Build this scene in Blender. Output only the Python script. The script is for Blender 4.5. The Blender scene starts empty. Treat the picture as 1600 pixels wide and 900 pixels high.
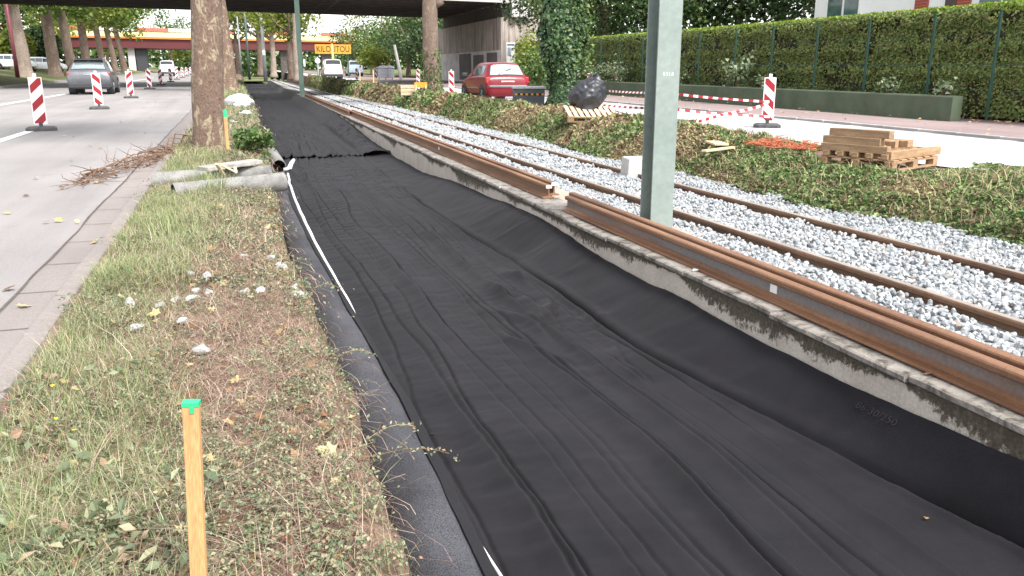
import bpy, bmesh, math, random
import numpy as np
from mathutils import Vector, Matrix
R = math.radians
rnd = random.Random(7)
rng = np.random.default_rng(11)
sc = bpy.context.scene
EXPO = 1.75
COL = sc.collection

# ------------------------------------------------------------------ camera model (used to survey positions)
F, VP, H = 1300.0, (365.0, 110.0), 1.35
_p = np.array([(VP[0]-800)/F, -(VP[1]-450)/F, 1.0]); _p /= np.linalg.norm(_p)
PSI = -math.asin(_p[0]); TH = math.atan2(_p[1], _p[2])
FW = np.array([math.sin(PSI)*math.cos(TH), math.cos(PSI)*math.cos(TH), -math.sin(TH)])
RT = np.array([math.cos(PSI), -math.sin(PSI), 0.0]); UP = np.cross(RT, FW)
CAM = np.array([0, 0, H])
def g(Y): return .06 + .005*max(0.0, Y)
def gv(Y): return .06 + .005*np.maximum(0.0, Y)
def ray(px, py): return FW + RT*(px-800)/F + UP*(450-py)/F
def atg(px, py, off=0.0):
    d = ray(px, py); z = .1
    for _ in range(30):
        P = CAM + d*((z-H)/d[2]); z = g(P[1]) + off
    return P
def att(px, py, off):
    d = ray(px, py); z = off
    for _ in range(30):
        P = CAM + d*((z-H)/d[2]); z = off - .003*P[1]
    return P
def tz(Y): return -.003*Y                      # slow fall of the track along its length
def bearing(px): return math.tan(math.atan((px-800)/1344.0) + PSI)   # X/Y for a column of the survey
def zat(py, X, Y): return H + (110-py)/1344.0*(Y*math.cos(PSI)+X*math.sin(PSI))

# ------------------------------------------------------------------ numpy noise
_tab = np.random.default_rng(3).random((256, 256))
def vn(x, y, s=0):
    x = np.asarray(x, float) + s*17.31; y = np.asarray(y, float) + s*9.77
    xi = np.floor(x).astype(int); yi = np.floor(y).astype(int)
    fx = x-xi; fy = y-yi; fx = fx*fx*(3-2*fx); fy = fy*fy*(3-2*fy)
    a = _tab[xi & 255, yi & 255]; b = _tab[(xi+1) & 255, yi & 255]
    c = _tab[xi & 255, (yi+1) & 255]; d = _tab[(xi+1) & 255, (yi+1) & 255]
    return (a*(1-fx)+b*fx)*(1-fy) + (c*(1-fx)+d*fx)*fy
def fbm(x, y, s=0, o=4):
    t = 0; a = .5
    for i in range(o):
        t = t + a*vn(x, y, s+i); x = np.asarray(x)*2.03; y = np.asarray(y)*2.03; a *= .5
    return t

# ------------------------------------------------------------------ materials
def _nt(name):
    m = bpy.data.materials.new(name); m.use_nodes = True
    nt = m.node_tree; b = nt.nodes['Principled BSDF']
    return m, nt, b
def _n(nt, t, **kw):
    n = nt.nodes.new(t)
    for k, v in kw.items(): setattr(n, k, v)
    return n
def rgba(c): return (c[0], c[1], c[2], 1)
def ramp(nt, stops, fac):
    r = _n(nt, 'ShaderNodeValToRGB')
    el = r.color_ramp.elements
    while len(el) < len(stops): el.new(.5)
    for e, (p, c) in zip(el, stops): e.position = p; e.color = rgba(c)
    nt.links.new(fac, r.inputs[0]); return r.outputs[0]
def noise(nt, vec, scale, detail=5, rough=.6, dist=0):
    n = _n(nt, 'ShaderNodeTexNoise'); n.inputs['Scale'].default_value = scale
    n.inputs['Detail'].default_value = detail; n.inputs['Roughness'].default_value = rough
    n.inputs['Distortion'].default_value = dist
    nt.links.new(vec, n.inputs['Vector']); return n.outputs['Fac']
def coords(nt, scale=(1, 1, 1), kind='Object'):
    tc = _n(nt, 'ShaderNodeTexCoord'); mp = _n(nt, 'ShaderNodeMapping')
    mp.inputs['Scale'].default_value = scale
    nt.links.new(tc.outputs[kind], mp.inputs['Vector']); return mp.outputs['Vector']
def bump(nt, b, h, strength=.4, dist=.01):
    bn = _n(nt, 'ShaderNodeBump'); bn.inputs['Strength'].default_value = strength
    bn.inputs['Distance'].default_value = dist
    nt.links.new(h, bn.inputs['Height']); nt.links.new(bn.outputs['Normal'], b.inputs['Normal'])
def mixc(nt, fac, a, bb, mode='MIX'):
    m = _n(nt, 'ShaderNodeMix', data_type='RGBA', blend_type=mode)
    for s, v in ((0, fac), (6, a), (7, bb)):
        if hasattr(v, 'is_output') : nt.links.new(v, m.inputs[s])
        elif s == 0: m.inputs[0].default_value = v
        else: m.inputs[s].default_value = rgba(v)
    return m.outputs[2]
def pm(name, stops, scale=4, rough=.8, metal=0, bs=0, bscale=None, bdist=.01, stretch=(1, 1, 1), detail=6, spec=.3, coat=0, fine=0):
    """noise-coloured surface: stops = [(pos, colour)...]"""
    m, nt, b = _nt(name)
    v = coords(nt, stretch)
    f = noise(nt, v, scale, detail)
    c = ramp(nt, stops, f)
    if fine:
        f2 = noise(nt, v, scale*14, 3)
        c = mixc(nt, fine, c, ramp(nt, [(.3, (.25, .25, .25)), (.7, (.75, .75, .75))], f2), 'OVERLAY')
    nt.links.new(c, b.inputs['Base Color'])
    b.inputs['Roughness'].default_value = rough; b.inputs['Metallic'].default_value = metal
    b.inputs['Specular IOR Level'].default_value = spec
    b.inputs['Coat Weight'].default_value = coat
    if bs: bump(nt, b, noise(nt, v, bscale or scale*4, 6), bs, bdist)
    return m
def plain(name, c, rough=.5, metal=0, var=.12, scale=6, spec=.4, coat=0):
    lo = tuple(x*(1-var) for x in c); hi = tuple(min(1, x*(1+var)) for x in c)
    return pm(name, [(.35, lo), (.65, hi)], scale, rough, metal, spec=spec, coat=coat)
def island(name, stops, rough=.6, trans=0, spec=.3, bs=0, mottled=0):
    """colour chosen per loose piece: leaves, blades, stones"""
    m, nt, b = _nt(name)
    ge = _n(nt, 'ShaderNodeNewGeometry')
    c = ramp(nt, stops, ge.outputs['Random Per Island'])
    if mottled:
        v = coords(nt); f = noise(nt, v, mottled, 4)
        c = mixc(nt, .45, c, ramp(nt, [(.3, (.3, .3, .3)), (.7, (.72, .72, .72))], f), 'OVERLAY')
    nt.links.new(c, b.inputs['Base Color']); b.inputs['Roughness'].default_value = rough
    b.inputs['Specular IOR Level'].default_value = spec
    if trans:
        t = _n(nt, 'ShaderNodeBsdfTranslucent'); nt.links.new(c, t.inputs['Color'])
        mx = _n(nt, 'ShaderNodeMixShader'); mx.inputs[0].default_value = trans
        out = nt.nodes['Material Output']
        nt.links.new(b.outputs[0], mx.inputs[1]); nt.links.new(t.outputs[0], mx.inputs[2])
        nt.links.new(mx.outputs[0], out.inputs['Surface'])
    return m
def glass(name, c=(.03, .045, .05)):
    m, nt, b = _nt(name); v = coords(nt)
    nt.links.new(ramp(nt, [(.4, c), (.6, tuple(x*1.5 for x in c))], noise(nt, v, 2)), b.inputs['Base Color'])
    b.inputs['Roughness'].default_value = .06; b.inputs['Specular IOR Level'].default_value = .8
    return m

# ------------------------------------------------------------------ object helpers
def clean(name): return name
def tag(o, label=None, cat=None, group=None, kind=None):
    if label: o['label'] = label
    if cat: o['category'] = cat
    if group: o['group'] = group
    if kind: o['kind'] = kind
    return o
def empty(name, loc, rz=0.0):
    o = bpy.data.objects.new(name, None); COL.objects.link(o)
    o.location = tuple(float(x) for x in loc); o.rotation_euler = (0, 0, rz); o.empty_display_size = .2
    return o
def thing(name, label, cat, loc=(0, 0, 0), rz=0.0, group=None):
    return tag(empty(name, loc, rz), label, cat, group)
def copy_tree(o, parent=None):
    c = o.copy(); COL.objects.link(c)
    if parent: c.parent = parent
    for ch in list(o.children): copy_tree(ch, c)
    return c
def link(name, me, parent=None, loc=None):
    o = bpy.data.objects.new(name, me); COL.objects.link(o)
    if parent: o.parent = parent
    if loc is not None: o.location = tuple(float(x) for x in loc)
    return o
def mesh_np(name, V, Fs, mats, parent=None, midx=None, smooth=False, loc=None):
    """V (n,3); Fs an (m,k) array or list of such arrays"""
    if not isinstance(Fs, list): Fs = [Fs]
    V = np.asarray(V, np.float32)
    me = bpy.data.meshes.new(name)
    me.vertices.add(len(V)); me.vertices.foreach_set('co', V.ravel())
    idx = np.concatenate([f.ravel() for f in Fs]).astype(np.int32)
    tot = np.concatenate([np.full(len(f), f.shape[1], np.int32) for f in Fs])
    start = np.concatenate([[0], np.cumsum(tot)[:-1]]).astype(np.int32)
    me.loops.add(len(idx)); me.loops.foreach_set('vertex_index', idx)
    me.polygons.add(len(tot)); me.polygons.foreach_set('loop_start', start); me.polygons.foreach_set('loop_total', tot)
    if midx is not None: me.polygons.foreach_set('material_index', np.asarray(midx, np.int32))
    me.polygons.foreach_set('use_smooth', np.full(len(tot), smooth))
    if not isinstance(mats, (list, tuple)): mats = [mats]
    for m in mats: me.materials.append(m)
    me.update(calc_edges=True); me.validate()
    return link(name, me, parent, loc)
class MB:
    def __init__(s): s.v = []; s.f = []; s.m = []
    def add(s, vs, fs, mi=0):
        o = len(s.v); s.v += [tuple(float(c) for c in v) for v in vs]
        for f in fs: s.f.append(tuple(i+o for i in f)); s.m.append(mi)
        return s
    def box(s, c, size, mi=0, rot=None, taper=1.0):
        hx, hy, hz = size[0]/2, size[1]/2, size[2]/2; vs = []
        for z, t in ((-hz, 1), (hz, taper)):
            for x, y in ((-hx, -hy), (hx, -hy), (hx, hy), (-hx, hy)): vs.append(Vector((x*t, y*t, z)))
        if rot is not None:
            vs = [rot @ v for v in vs]
        vs = [(v.x+c[0], v.y+c[1], v.z+c[2]) for v in vs]
        return s.add(vs, [(3, 2, 1, 0), (4, 5, 6, 7), (0, 1, 5, 4), (1, 2, 6, 5), (2, 3, 7, 6), (3, 0, 4, 7)], mi)
    def bar(s, a, b, w, h, mi=0):
        a = Vector(a); b = Vector(b); d = b-a; L = d.length
        q = d.to_track_quat('X', 'Z').to_matrix()
        return s.box((a+b)/2, (L, w, h), mi, q)
    def tube(s, pts, rads, seg=8, mi=0, cap=True, phase=0.0, rfun=None):
        pts = [Vector(p) for p in pts]; n = len(pts)
        if not hasattr(rads, '__len__'): rads = [rads]*n
        vs = []; up = Vector((0, 0, 1)); prev = None
        for i, p in enumerate(pts):
            d = (pts[min(i+1, n-1)]-pts[max(i-1, 0)]).normalized()
            if prev is None:
                x = d.cross(up)
                if x.length < .1: x = d.cross(Vector((0, 1, 0)))
            else: x = prev - d*prev.dot(d)
            x.normalize(); prev = x.copy(); y = d.cross(x)
            for k in range(seg):
                a = 2*math.pi*k/seg + phase
                r = rads[i]*(rfun(i, k) if rfun else 1)
                vs.append(p + x*math.cos(a)*r + y*math.sin(a)*r)
        fs = [(i*seg+k, i*seg+(k+1) % seg, (i+1)*seg+(k+1) % seg, (i+1)*seg+k) for i in range(n-1) for k in range(seg)]
        if cap: fs += [tuple(reversed(range(seg))), tuple((n-1)*seg+k for k in range(seg))]
        return s.add(vs, fs, mi)
    def extrude(s, poly, axis_pts, mi=0, close=True):
        """poly = [(x,z)], swept along straight pts list of (x,y,z) with profile in XZ"""
        n = len(poly); vs = []
        for (ax, ay, az) in axis_pts: vs += [(ax+x, ay, az+z) for x, z in poly]
        fs = []
        for i in range(len(axis_pts)-1):
            for k in range(n):
                a, b = i*n+k, i*n+(k+1) % n; fs.append((a, b, b+n, a+n))
        if close: fs += [tuple(range(n-1, -1, -1)), tuple((len(axis_pts)-1)*n+k for k in range(n))]
        return s.add(vs, fs, mi)
    def cyl(s, c, r, h, seg=16, mi=0, axis='Z', r2=None):
        r2 = r if r2 is None else r2
        e = {'X': (1, 0, 0), 'Y': (0, 1, 0), 'Z': (0, 0, 1)}[axis]
        a = Vector(c)-Vector(e)*h/2; b = Vector(c)+Vector(e)*h/2
        return s.tube([a, b], [r, r2], seg, mi)
    def build(s, name, mats, parent=None, smooth=False, bevel=0, loc=None, angle=None):
        me = bpy.data.meshes.new(name); me.from_pydata(s.v, [], s.f)
        if not isinstance(mats, (list, tuple)): mats = [mats]
        for m in mats: me.materials.append(m)
        me.polygons.foreach_set('material_index', s.m)
        if smooth: me.polygons.foreach_set('use_smooth', [True]*len(s.f))
        bm = bmesh.new(); bm.from_mesh(me); bmesh.ops.recalc_face_normals(bm, faces=bm.faces); bm.to_mesh(me); bm.free()
        if angle: me.set_sharp_from_angle(angle=R(angle))
        o = link(name, me, parent, loc)
        if bevel:
            md = o.modifiers.new('bevel', 'BEVEL'); md.width = bevel; md.segments = 2; md.limit_method = 'ANGLE'; md.angle_limit = R(40)
        return o
def text_mesh(name, txt, size, mat, parent, M, extrude=.002, sx=1.0):
    cu = bpy.data.curves.new(name, 'FONT'); cu.body = txt; cu.size = size; cu.extrude = extrude
    cu.align_x = 'CENTER'; cu.align_y = 'CENTER'; cu.resolution_u = 3
    t = bpy.data.objects.new(name, cu); COL.objects.link(t)
    bpy.context.view_layer.update()
    me = bpy.data.meshes.new_from_object(t.evaluated_get(bpy.context.evaluated_depsgraph_get()))
    bpy.data.objects.remove(t); bpy.data.curves.remove(cu)
    me.transform(M @ Matrix.Diagonal((sx, 1, 1, 1))); me.materials.clear(); me.materials.append(mat); me.name = name
    return link(name, me, parent)
def grid_sheet(name, P, mats, smooth=True, parent=None, loc=None):
    """P (ny,nx,3) -> quad sheet facing up"""
    ny, nx = P.shape[:2]
    i = np.arange(ny*nx).reshape(ny, nx)
    Fq = np.stack([i[:-1, :-1], i[:-1, 1:], i[1:, 1:], i[1:, :-1]], -1).reshape(-1, 4)
    return mesh_np(name, P.reshape(-1, 3), Fq, mats, parent, smooth=smooth, loc=loc)
def leaf_quads(C, size, aspect=1.5, up=.3, fold=.25, r=rng):
    N = len(C); n = r.normal(size=(N, 3)); n[:, 2] = np.abs(n[:, 2])*(1 if up else 1) + up
    n /= np.linalg.norm(n, axis=1)[:, None]
    t = np.cross(n, r.normal(size=(N, 3))); t /= np.linalg.norm(t, axis=1)[:, None]+1e-9
    b = np.cross(n, t); s = np.asarray(size).reshape(-1, 1)*np.ones((N, 1))
    V = np.stack([C-t*s*aspect/2, C+b*s/2+n*s*fold, C+t*s*aspect/2, C-b*s/2+n*s*fold], 1)
    return V.reshape(-1, 3), np.arange(4*N).reshape(-1, 4)
def blades(C, h, w, lean, r=rng, dirs=None, nseg=3, droop=.5):
    """curved grass blades from roots C"""
    N = len(C); a = r.random(N)*2*np.pi if dirs is None else dirs
    d = np.stack([np.cos(a), np.sin(a), 0*a], 1); side = np.stack([-np.sin(a), np.cos(a), 0*a], 1)
    h = h.reshape(-1, 1); w = w.reshape(-1, 1); lean = lean.reshape(-1, 1); out = []
    for k in range(nseg+1):
        t = k/nseg
        c = C + np.array([0, 0, 1])*h*(t - droop*lean*t*t*.7) + d*h*lean*t*t
        ww = w*(1-t*.92)/2
        out += [c-side*ww, c+side*ww]
    V = np.stack(out, 1); m = 2*(nseg+1); base = np.arange(N)[:, None]*m
    Fs = np.concatenate([base+np.array([2*k, 2*k+1, 2*k+3, 2*k+2]) for k in range(nseg)], 0)
    return V.reshape(-1, 3), Fs
# ================================================================== world, sun, camera
w = bpy.data.worlds.new("World"); sc.world = w; w.use_nodes = True
nt = w.node_tree; bg = nt.nodes['Background']
sky = nt.nodes.new('ShaderNodeTexSky'); sky.sky_type = 'NISHITA'; sky.sun_disc = False
sky.sun_elevation = R(54); sky.sun_rotation = R(156); sky.air_density = 1.0; sky.dust_density = 1.2; sky.ozone_density = .6
hs = nt.nodes.new('ShaderNodeHueSaturation'); hs.inputs['Saturation'].default_value = .16   # overcast: the cloud takes the blue out
nt.links.new(sky.outputs[0], hs.inputs['Color']); nt.links.new(hs.outputs[0], bg.inputs['Color'])
bg.inputs['Strength'].default_value = .13
sl = bpy.data.lights.new('sun', 'SUN'); sl.energy = 2.0; sl.angle = R(16); sl.color = (1, .97, .92)
so = bpy.data.objects.new('sun', sl); COL.objects.link(so)
az = R(156); el = R(54)
sd = Vector((math.sin(az)*math.cos(el), math.cos(az)*math.cos(el), math.sin(el)))
so.rotation_euler = sd.to_track_quat('Z', 'Y').to_euler()
sc.view_settings.view_transform = 'Standard'; sc.view_settings.look = 'None'
sc.view_settings.exposure = EXPO; sc.view_settings.gamma = 1
cd = bpy.data.cameras.new('camera'); co = bpy.data.objects.new('camera', cd); COL.objects.link(co)
cd.sensor_width = 36; cd.lens = F/1600*36; cd.clip_end = 4000; cd.clip_start = .05
co.location = (0, 0, H); co.rotation_euler = (math.pi/2-TH, 0, -PSI); sc.camera = co

# ================================================================== materials for the setting
M = {}
def road_mat(name, lo, hi, patch):
    m, nt, b = _nt(name); v = coords(nt)
    base = ramp(nt, [(.3, lo), (.7, hi)], noise(nt, v, .35, 5))
    streak = noise(nt, coords(nt, (1.6, .12, 1)), 1.0, 5)
    c = mixc(nt, .35, base, ramp(nt, [(.35, (.33, .33, .33)), (.65, (.66, .66, .66))], streak), 'OVERLAY')
    grit = noise(nt, v, 90, 2)
    c = mixc(nt, .28, c, ramp(nt, [(.35, (.3, .3, .3)), (.65, (.7, .7, .7))], grit), 'OVERLAY')
    st = noise(nt, v, 1.7, 6, .7)
    c = mixc(nt, ramp(nt, [(.60, (0, 0, 0)), (.78, (.5, .5, .5))], st), c, patch)
    nt.links.new(c, b.inputs['Base Color']); b.inputs['Roughness'].default_value = .85
    bump(nt, b, grit, .25, .004); return m
M['asphalt'] = road_mat('worn_asphalt', (.195, .180, .176), (.25, .232, .226), (.13, .12, .115))
M['pale_road'] = road_mat('pale_concrete_road', (.35, .34, .345), (.43, .42, .425), (.27, .265, .265))
M['pink_paving'] = road_mat('pink_pavement', (.20, .148, .145), (.26, .195, .19), (.135, .105, .10))
M['gutter'] = road_mat('gutter_concrete', (.165, .143, .135), (.235, .205, .193), (.10, .085, .078))
M['paint'] = plain('road_paint', (.74, .74, .72), .7, var=.08, scale=8)
M['soil'] = pm('brown_soil', [(.3, (.075, .045, .033)), (.55, (.15, .095, .07)), (.75, (.235, .165, .125))], 3.5, .95, bs=.9, bscale=16, bdist=.03, fine=.5)
M['verge'] = pm('dry_verge_soil', [(.3, (.075, .05, .036)), (.5, (.165, .118, .085)), (.7, (.25, .195, .145))], 2.6, .95, bs=.8, bscale=22, bdist=.02, fine=.5)
M['land'] = pm('rough_grass_land', [(.3, (.07, .085, .025)), (.6, (.13, .14, .05)), (.8, (.2, .18, .09))], .8, .95, bs=.6, bscale=12, bdist=.05, fine=.4)
M['ballast_bed'] = pm('fine_stone_bed', [(.3, (.24, .245, .255)), (.7, (.40, .41, .42))], 26, .9, bs=1, bscale=30, bdist=.03)

# ================================================================== ground sheets
def ystrip(name, ys, xa, xb, zf, mat, nx=2, kind='structure'):
    ys = np.asarray(ys, float); P = np.zeros((len(ys), nx, 3))
    for i, y in enumerate(ys):
        a = xa(y) if callable(xa) else xa; b = xb(y) if callable(xb) else xb
        P[i, :, 0] = np.linspace(a, b, nx); P[i, :, 1] = y; P[i, :, 2] = [zf(x, y) for x in P[i, :, 0]]
    o = grid_sheet(name, P, mat); return tag(o, kind=kind)
YL = [-12, 0, 4, 10, 20, 40, 70, 100, 150, 200, 260]
ystrip('ground', [-60, 0, 260, 700, 1600], -1500, 1500, lambda x, y: -1.0-.003*min(max(y, 0), 260), M['land'])
RL = lambda y: -12.0 - .03*min(max(y-30, 0), 70)      # far edge of the left road
ystrip('road', YL, RL, -1.30, lambda x, y: g(y), M['asphalt'], 6)
ystrip('gutter', YL, -1.298, -1.055, lambda x, y: g(y)+.006, M['gutter'])
# right side
verge_out = lambda y: float(np.interp(y, [-5, 6, 8.45, 10.8, 15, 18.7, 30, 56, 86, 100, 160], [10.4, 10.1, 9.8, 9.0, 8.9, 8.7, 8.7, 8.5, 8.2, 8.5, 10.2]))
kerb_x = lambda y: max(12.3, 13.35 - .02*max(0, y-16))
ystrip('road', YL, lambda y: verge_out(y)-.5, kerb_x, lambda x, y: g(y), M['pale_road'], 4)
ystrip('pavement', YL, lambda y: kerb_x(y)+.12, lambda y: max(19.0, 17.0), lambda x, y: g(y)+.05, M['pink_paving'], 3)
kb = MB()
for y0 in np.arange(-2, 90, 1.0):
    kb.box((kerb_x(y0)+.06, y0+.5, g(y0)-.045), (.13, .985, .2))
ko = kb.build('kerb', plain('kerb_stone', (.33, .31, .30), .85, var=.2, scale=2), bevel=.012); tag(ko, kind='structure')
db = MB()
for y0 in np.arange(2, 60, 2.0):
    db.box((kerb_x(y0)-.06, y0+1, g(y0)+.004), (.10, 1.96, .008))
tag(db.build('gutter', plain('dark_gutter', (.10, .10, .10), .7)), kind='structure')  # narrow strip along the foot of the right kerb, darker than the road
ystrip('ground', YL, 18.5, 140, lambda x, y: g(y)+.16+.004*(x-18), M['land'], 6)
def bank(x, y): return g(y) + .05 + .85*min(1, max(0, (RL(y)-x)/6.0))**.8*min(1, max(0, (y-25)/40))
ystrip('verge', YL, -150, lambda y: RL(y)-.15, bank, M['land'], 40)
lk = MB()
for y0 in np.arange(20, 180, 2.0): lk.box((RL(y0)-.08, y0+1, g(y0)+.03), (.16, 1.98, .2))
tag(lk.build('kerb', bpy.data.materials['kerb_stone']), kind='structure')
# painted dashes on the left road
pl = MB()
def dash(a, b, wd=.14):
    A = atg(*a); B = atg(*b); pl.add([(A[0]-wd/2, A[1], g(A[1])+.005), (A[0]+wd/2, A[1], g(A[1])+.005), (B[0]+wd/2, B[1], g(B[1])+.005), (B[0]-wd/2, B[1], g(B[1])+.005)], [(0, 1, 2, 3)])
A = atg(0, 222); 
for y0, y1, x in ((13.2, 19.6, -4.02), (32, 44.5, -7.55), (53, 100, -8.3)):
    dashes = [(x, y0, y1)]
    for (xx, a, b_) in dashes:
        pl.add([(xx-.09, a, g(a)+.006), (xx+.09, a, g(a)+.006), (xx+.09, b_, g(b_)+.006), (xx-.09, b_, g(b_)+.006)], [(0, 1, 2, 3)])
tag(pl.build('road_markings', M['paint']), kind='structure')

# ---------------- left verge with its cut edge
edgeY = [-2, 1.8, 2.6, 3.3, 4.7, 6.3, 8.9, 13.8, 25, 54, 85, 150]
edgeX = [.32, .335, .33, .35, .32, .26, .32, .40, .52, .60, .75, 1.4]
def ve(Y): return np.interp(Y, edgeY, edgeX) + .06*(fbm(np.asarray(Y)*1.7, 3.1, 5)-.47) + .05*(fbm(np.asarray(Y)*7, 1.1, 6)-.47)
def vz(X, Y):
    X = np.asarray(X, float); Y = np.asarray(Y, float)
    z = gv(Y) + .03 + .11*(fbm(X*1.6, Y*1.6, 2)-.47) + .05*(fbm(X*7, Y*7, 8)-.47)
    z = z + .05*np.exp(-((X+.35)/.4)**2)
    k = np.clip((X+1.02)/.22, 0, 1); z = gv(Y) + .035 + (z-gv(Y)-.035)*k     # meets the kerb
    e = np.interp(Y, edgeY, edgeX); s = np.clip((X-(e-.16))/.16, 0, 1)
    return z - .06*s*s - .02*np.clip(Y-14, 0, 60)*.1*s
yy = np.concatenate([np.arange(-2, 1.4, .2), np.arange(1.4, 8, .035), np.arange(8, 20, .09), np.arange(20, 90, .5), np.arange(90, 153, 1.5)])
nx = 46; P = np.zeros((len(yy), nx+8, 3))
for i, y in enumerate(yy):
    e = float(ve(y)); xs = np.linspace(-.95, e, nx); P[i, :nx, 0] = xs; P[i, :nx, 1] = y; P[i, :nx, 2] = vz(xs, np.full(nx, y))
    zt = P[i, nx-1, 2]; t = np.linspace(.12, 1, 8)
    P[i, nx:, 0] = e + .05*t + .05*(fbm(t*3, y*5+0*t, 9)-.47); P[i, nx:, 1] = y; P[i, nx:, 2] = zt + (-.62+tz(y)-zt)*t
tag(grid_sheet('verge', P, M['verge']), kind='structure')
me = bpy.data.objects['verge.001'].data if 'verge.001' in bpy.data.objects else bpy.data.objects['verge'].data
me.materials.append(M['soil'])
mi = np.zeros((len(yy)-1, nx+7), np.int32); mi[:, nx-4:] = 1
cx = (P[:-1, :-1, 0]+P[1:, 1:, 0])/2; cy = (P[:-1, :-1, 1]+P[1:, 1:, 1])/2
mi[(fbm(cx*2.2, cy*1.5, 21) + .25*np.exp(-((cx-.05)/.35)**2)*np.exp(-((cy-4.2)/2.2)**2)) > .55] = 1
me.polygons.foreach_set('material_index', mi.ravel())
kk = MB()
for y0 in np.arange(-1, 60, .76):
    kk.box((-1.0+rnd.uniform(-.008, .008), y0+.38, g(y0)-.015+rnd.uniform(-.006, .004)), (.11, .752, .13))
tag(kk.build('kerb', M['gutter'], bevel=.012), kind='structure')
gj = MB()                                                        # open joints in the gutter slabs and along the asphalt
for y0 in np.arange(0, 40, .76): gj.add([(-1.29, y0, g(y0)+.010), (-1.06, y0, g(y0)+.010), (-1.06, y0+.009, g(y0)+.010), (-1.29, y0+.009, g(y0)+.010)], [(0, 1, 2, 3)])
ys = np.arange(-2, 60, .12); xs = -1.295+.012*(fbm(ys*1.3, 2, 40)-.47)*4; hw = .003+.011*fbm(ys*3, 5, 41)
for i in range(len(ys)-1):
    gj.add([(xs[i]-hw[i], ys[i], g(ys[i])+.011), (xs[i]+hw[i], ys[i], g(ys[i])+.011), (xs[i+1]+hw[i+1], ys[i+1], g(ys[i+1])+.011), (xs[i+1]-hw[i+1], ys[i+1], g(ys[i+1])+.011)], [(0, 1, 2, 3)])
tag(gj.build('gutter_joints', plain('joint_dirt', (.085, .073, .065), .95, var=.3, scale=20)), kind='structure')

# ---------------- right verge: a low mound of ground cover between the ballast and the right road
vin_y = [-6, 4, 5.6, 6.6, 8.2, 9.9, 11.7, 14, 21.9, 30.3, 60, 78, 100, 160]
vin_x = [6.65, 6.65, 6.68, 6.62, 6.28, 6.42, 6.55, 6.4, 6.75, 6.9, 7.2, 7.35, 7.75, 9.0]
def vin(Y): return np.interp(Y, vin_y, vin_x) + .12*(fbm(np.asarray(Y)*1.4, 7.7, 15)-.47)
def rz_(X, Y):
    X = np.asarray(X, float); Y = np.asarray(Y, float)
    a = vin(Y); b = np.interp(Y, [-5, 6, 8.45, 10.8, 15, 18.7, 30, 56, 86, 100, 160], [10.4, 10.1, 9.8, 9.0, 8.9, 8.7, 8.7, 8.5, 8.2, 8.5, 10.2])
    u = np.clip((X-a)/np.maximum(b-a, .1), 0, 1)
    lo = -.17+tz(Y); hi = gv(Y)+.02
    base = lo + (hi-lo)*np.clip(u*3.2, 0, 1)**.7
    flat_ = 1-np.exp(-((X-8.3)/1.5)**2-((Y-8.7)/2.3)**2)
    return base - .06*(1-flat_) + flat_*(.10*np.sin(np.pi*np.clip(u, 0, 1))+.13*(fbm(X*1.4, Y*1.4, 12)-.47)*np.sin(np.pi*u)**.5)
yy = np.concatenate([np.arange(-4, 30, .16), np.arange(30, 161, .6)]); nx = 30; P = np.zeros((len(yy), nx, 3))
for i, y in enumerate(yy):
    xs = np.linspace(float(vin(y)), verge_out(y), nx); P[i, :, 0] = xs; P[i, :, 1] = y; P[i, :, 2] = rz_(xs, np.full(nx, y))
tag(grid_sheet('verge', P, M['soil']), kind='structure')

# ---------------- track bed and trench bottom
DR = .019
Xw = lambda y: 2.81 + DR*y
ystrip('track_bed', [-6, 0, 10, 30, 60, 100, 200], lambda y: Xw(y)+.30, lambda y: float(np.interp(y, vin_y, vin_x))+.4, lambda x, y: -.185+tz(y), M['ballast_bed'], 3)
ystrip('trench_floor', [-4, 0, 20, 60, 80, 152], .2, lambda y: Xw(y)+.1, lambda x, y: -.56+tz(y), M['soil'], 2)
ystrip('ground', [151, 180, 200, 260], -1.0, lambda y: Xw(y)+.3, lambda x, y: .1-.003*y+.25, M['land'], 2)

# ================================================================== black geotextile
def fabric_mat(name, lo, hi, speck, rough=.75):
    m, nt, b = _nt(name); v = coords(nt)
    c = ramp(nt, [(.35, lo), (.65, hi)], noise(nt, v, 2.2, 5))
    du = noise(nt, v, 1.3, 7, .68); c = mixc(nt, ramp(nt, [(.58, (0, 0, 0)), (.82, (.45, .45, .45))], du), c, tuple(x*2.0 for x in hi))
    f = noise(nt, v, 240, 2)
    c = mixc(nt, speck, c, ramp(nt, [(.35, (.2, .2, .2)), (.65, (.8, .8, .8))], f), 'OVERLAY')
    weave = noise(nt, coords(nt, (3, 26, 3)), 9, 3)
    nt.links.new(c, b.inputs['Base Color']); b.inputs['Roughness'].default_value = rough
    b.inputs['Specular IOR Level'].default_value = .13
    b.inputs['Sheen Weight'].default_value = .03; b.inputs['Sheen Roughness'].default_value = .5
    mix = _n(nt, 'ShaderNodeMath', operation='MULTIPLY_ADD'); nt.links.new(weave, mix.inputs[0]); mix.inputs[1].default_value = .6
    nt.links.new(f, mix.inputs[2]); bump(nt, b, mix.outputs[0], .30, .004); return m
M['fabric'] = fabric_mat('black_geotextile', (.0092, .0085, .0105), (.0138, .0127, .0156), .45, .70)
M['fabric_roll'] = fabric_mat('fuzzy_black_geotextile', (.040, .040, .046), (.064, .064, .073), 1.0, .95)
ft_y = [-3, 1.5, 2.23, 3.33, 4.53, 4.95, 5.6, 6.35, 7.28, 8.25, 9.19, 10.4, 12.6, 14.7, 17.6, 21.6, 26, 35, 60, 90]
ft_z = [-.12, -.12, -.14, -.205, -.215, -.205, -.22, -.22, -.19, -.15, -.17, -.22, -.28, -.42, -.43, -.42, -.26, -.12, -.2, -.25]
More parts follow.
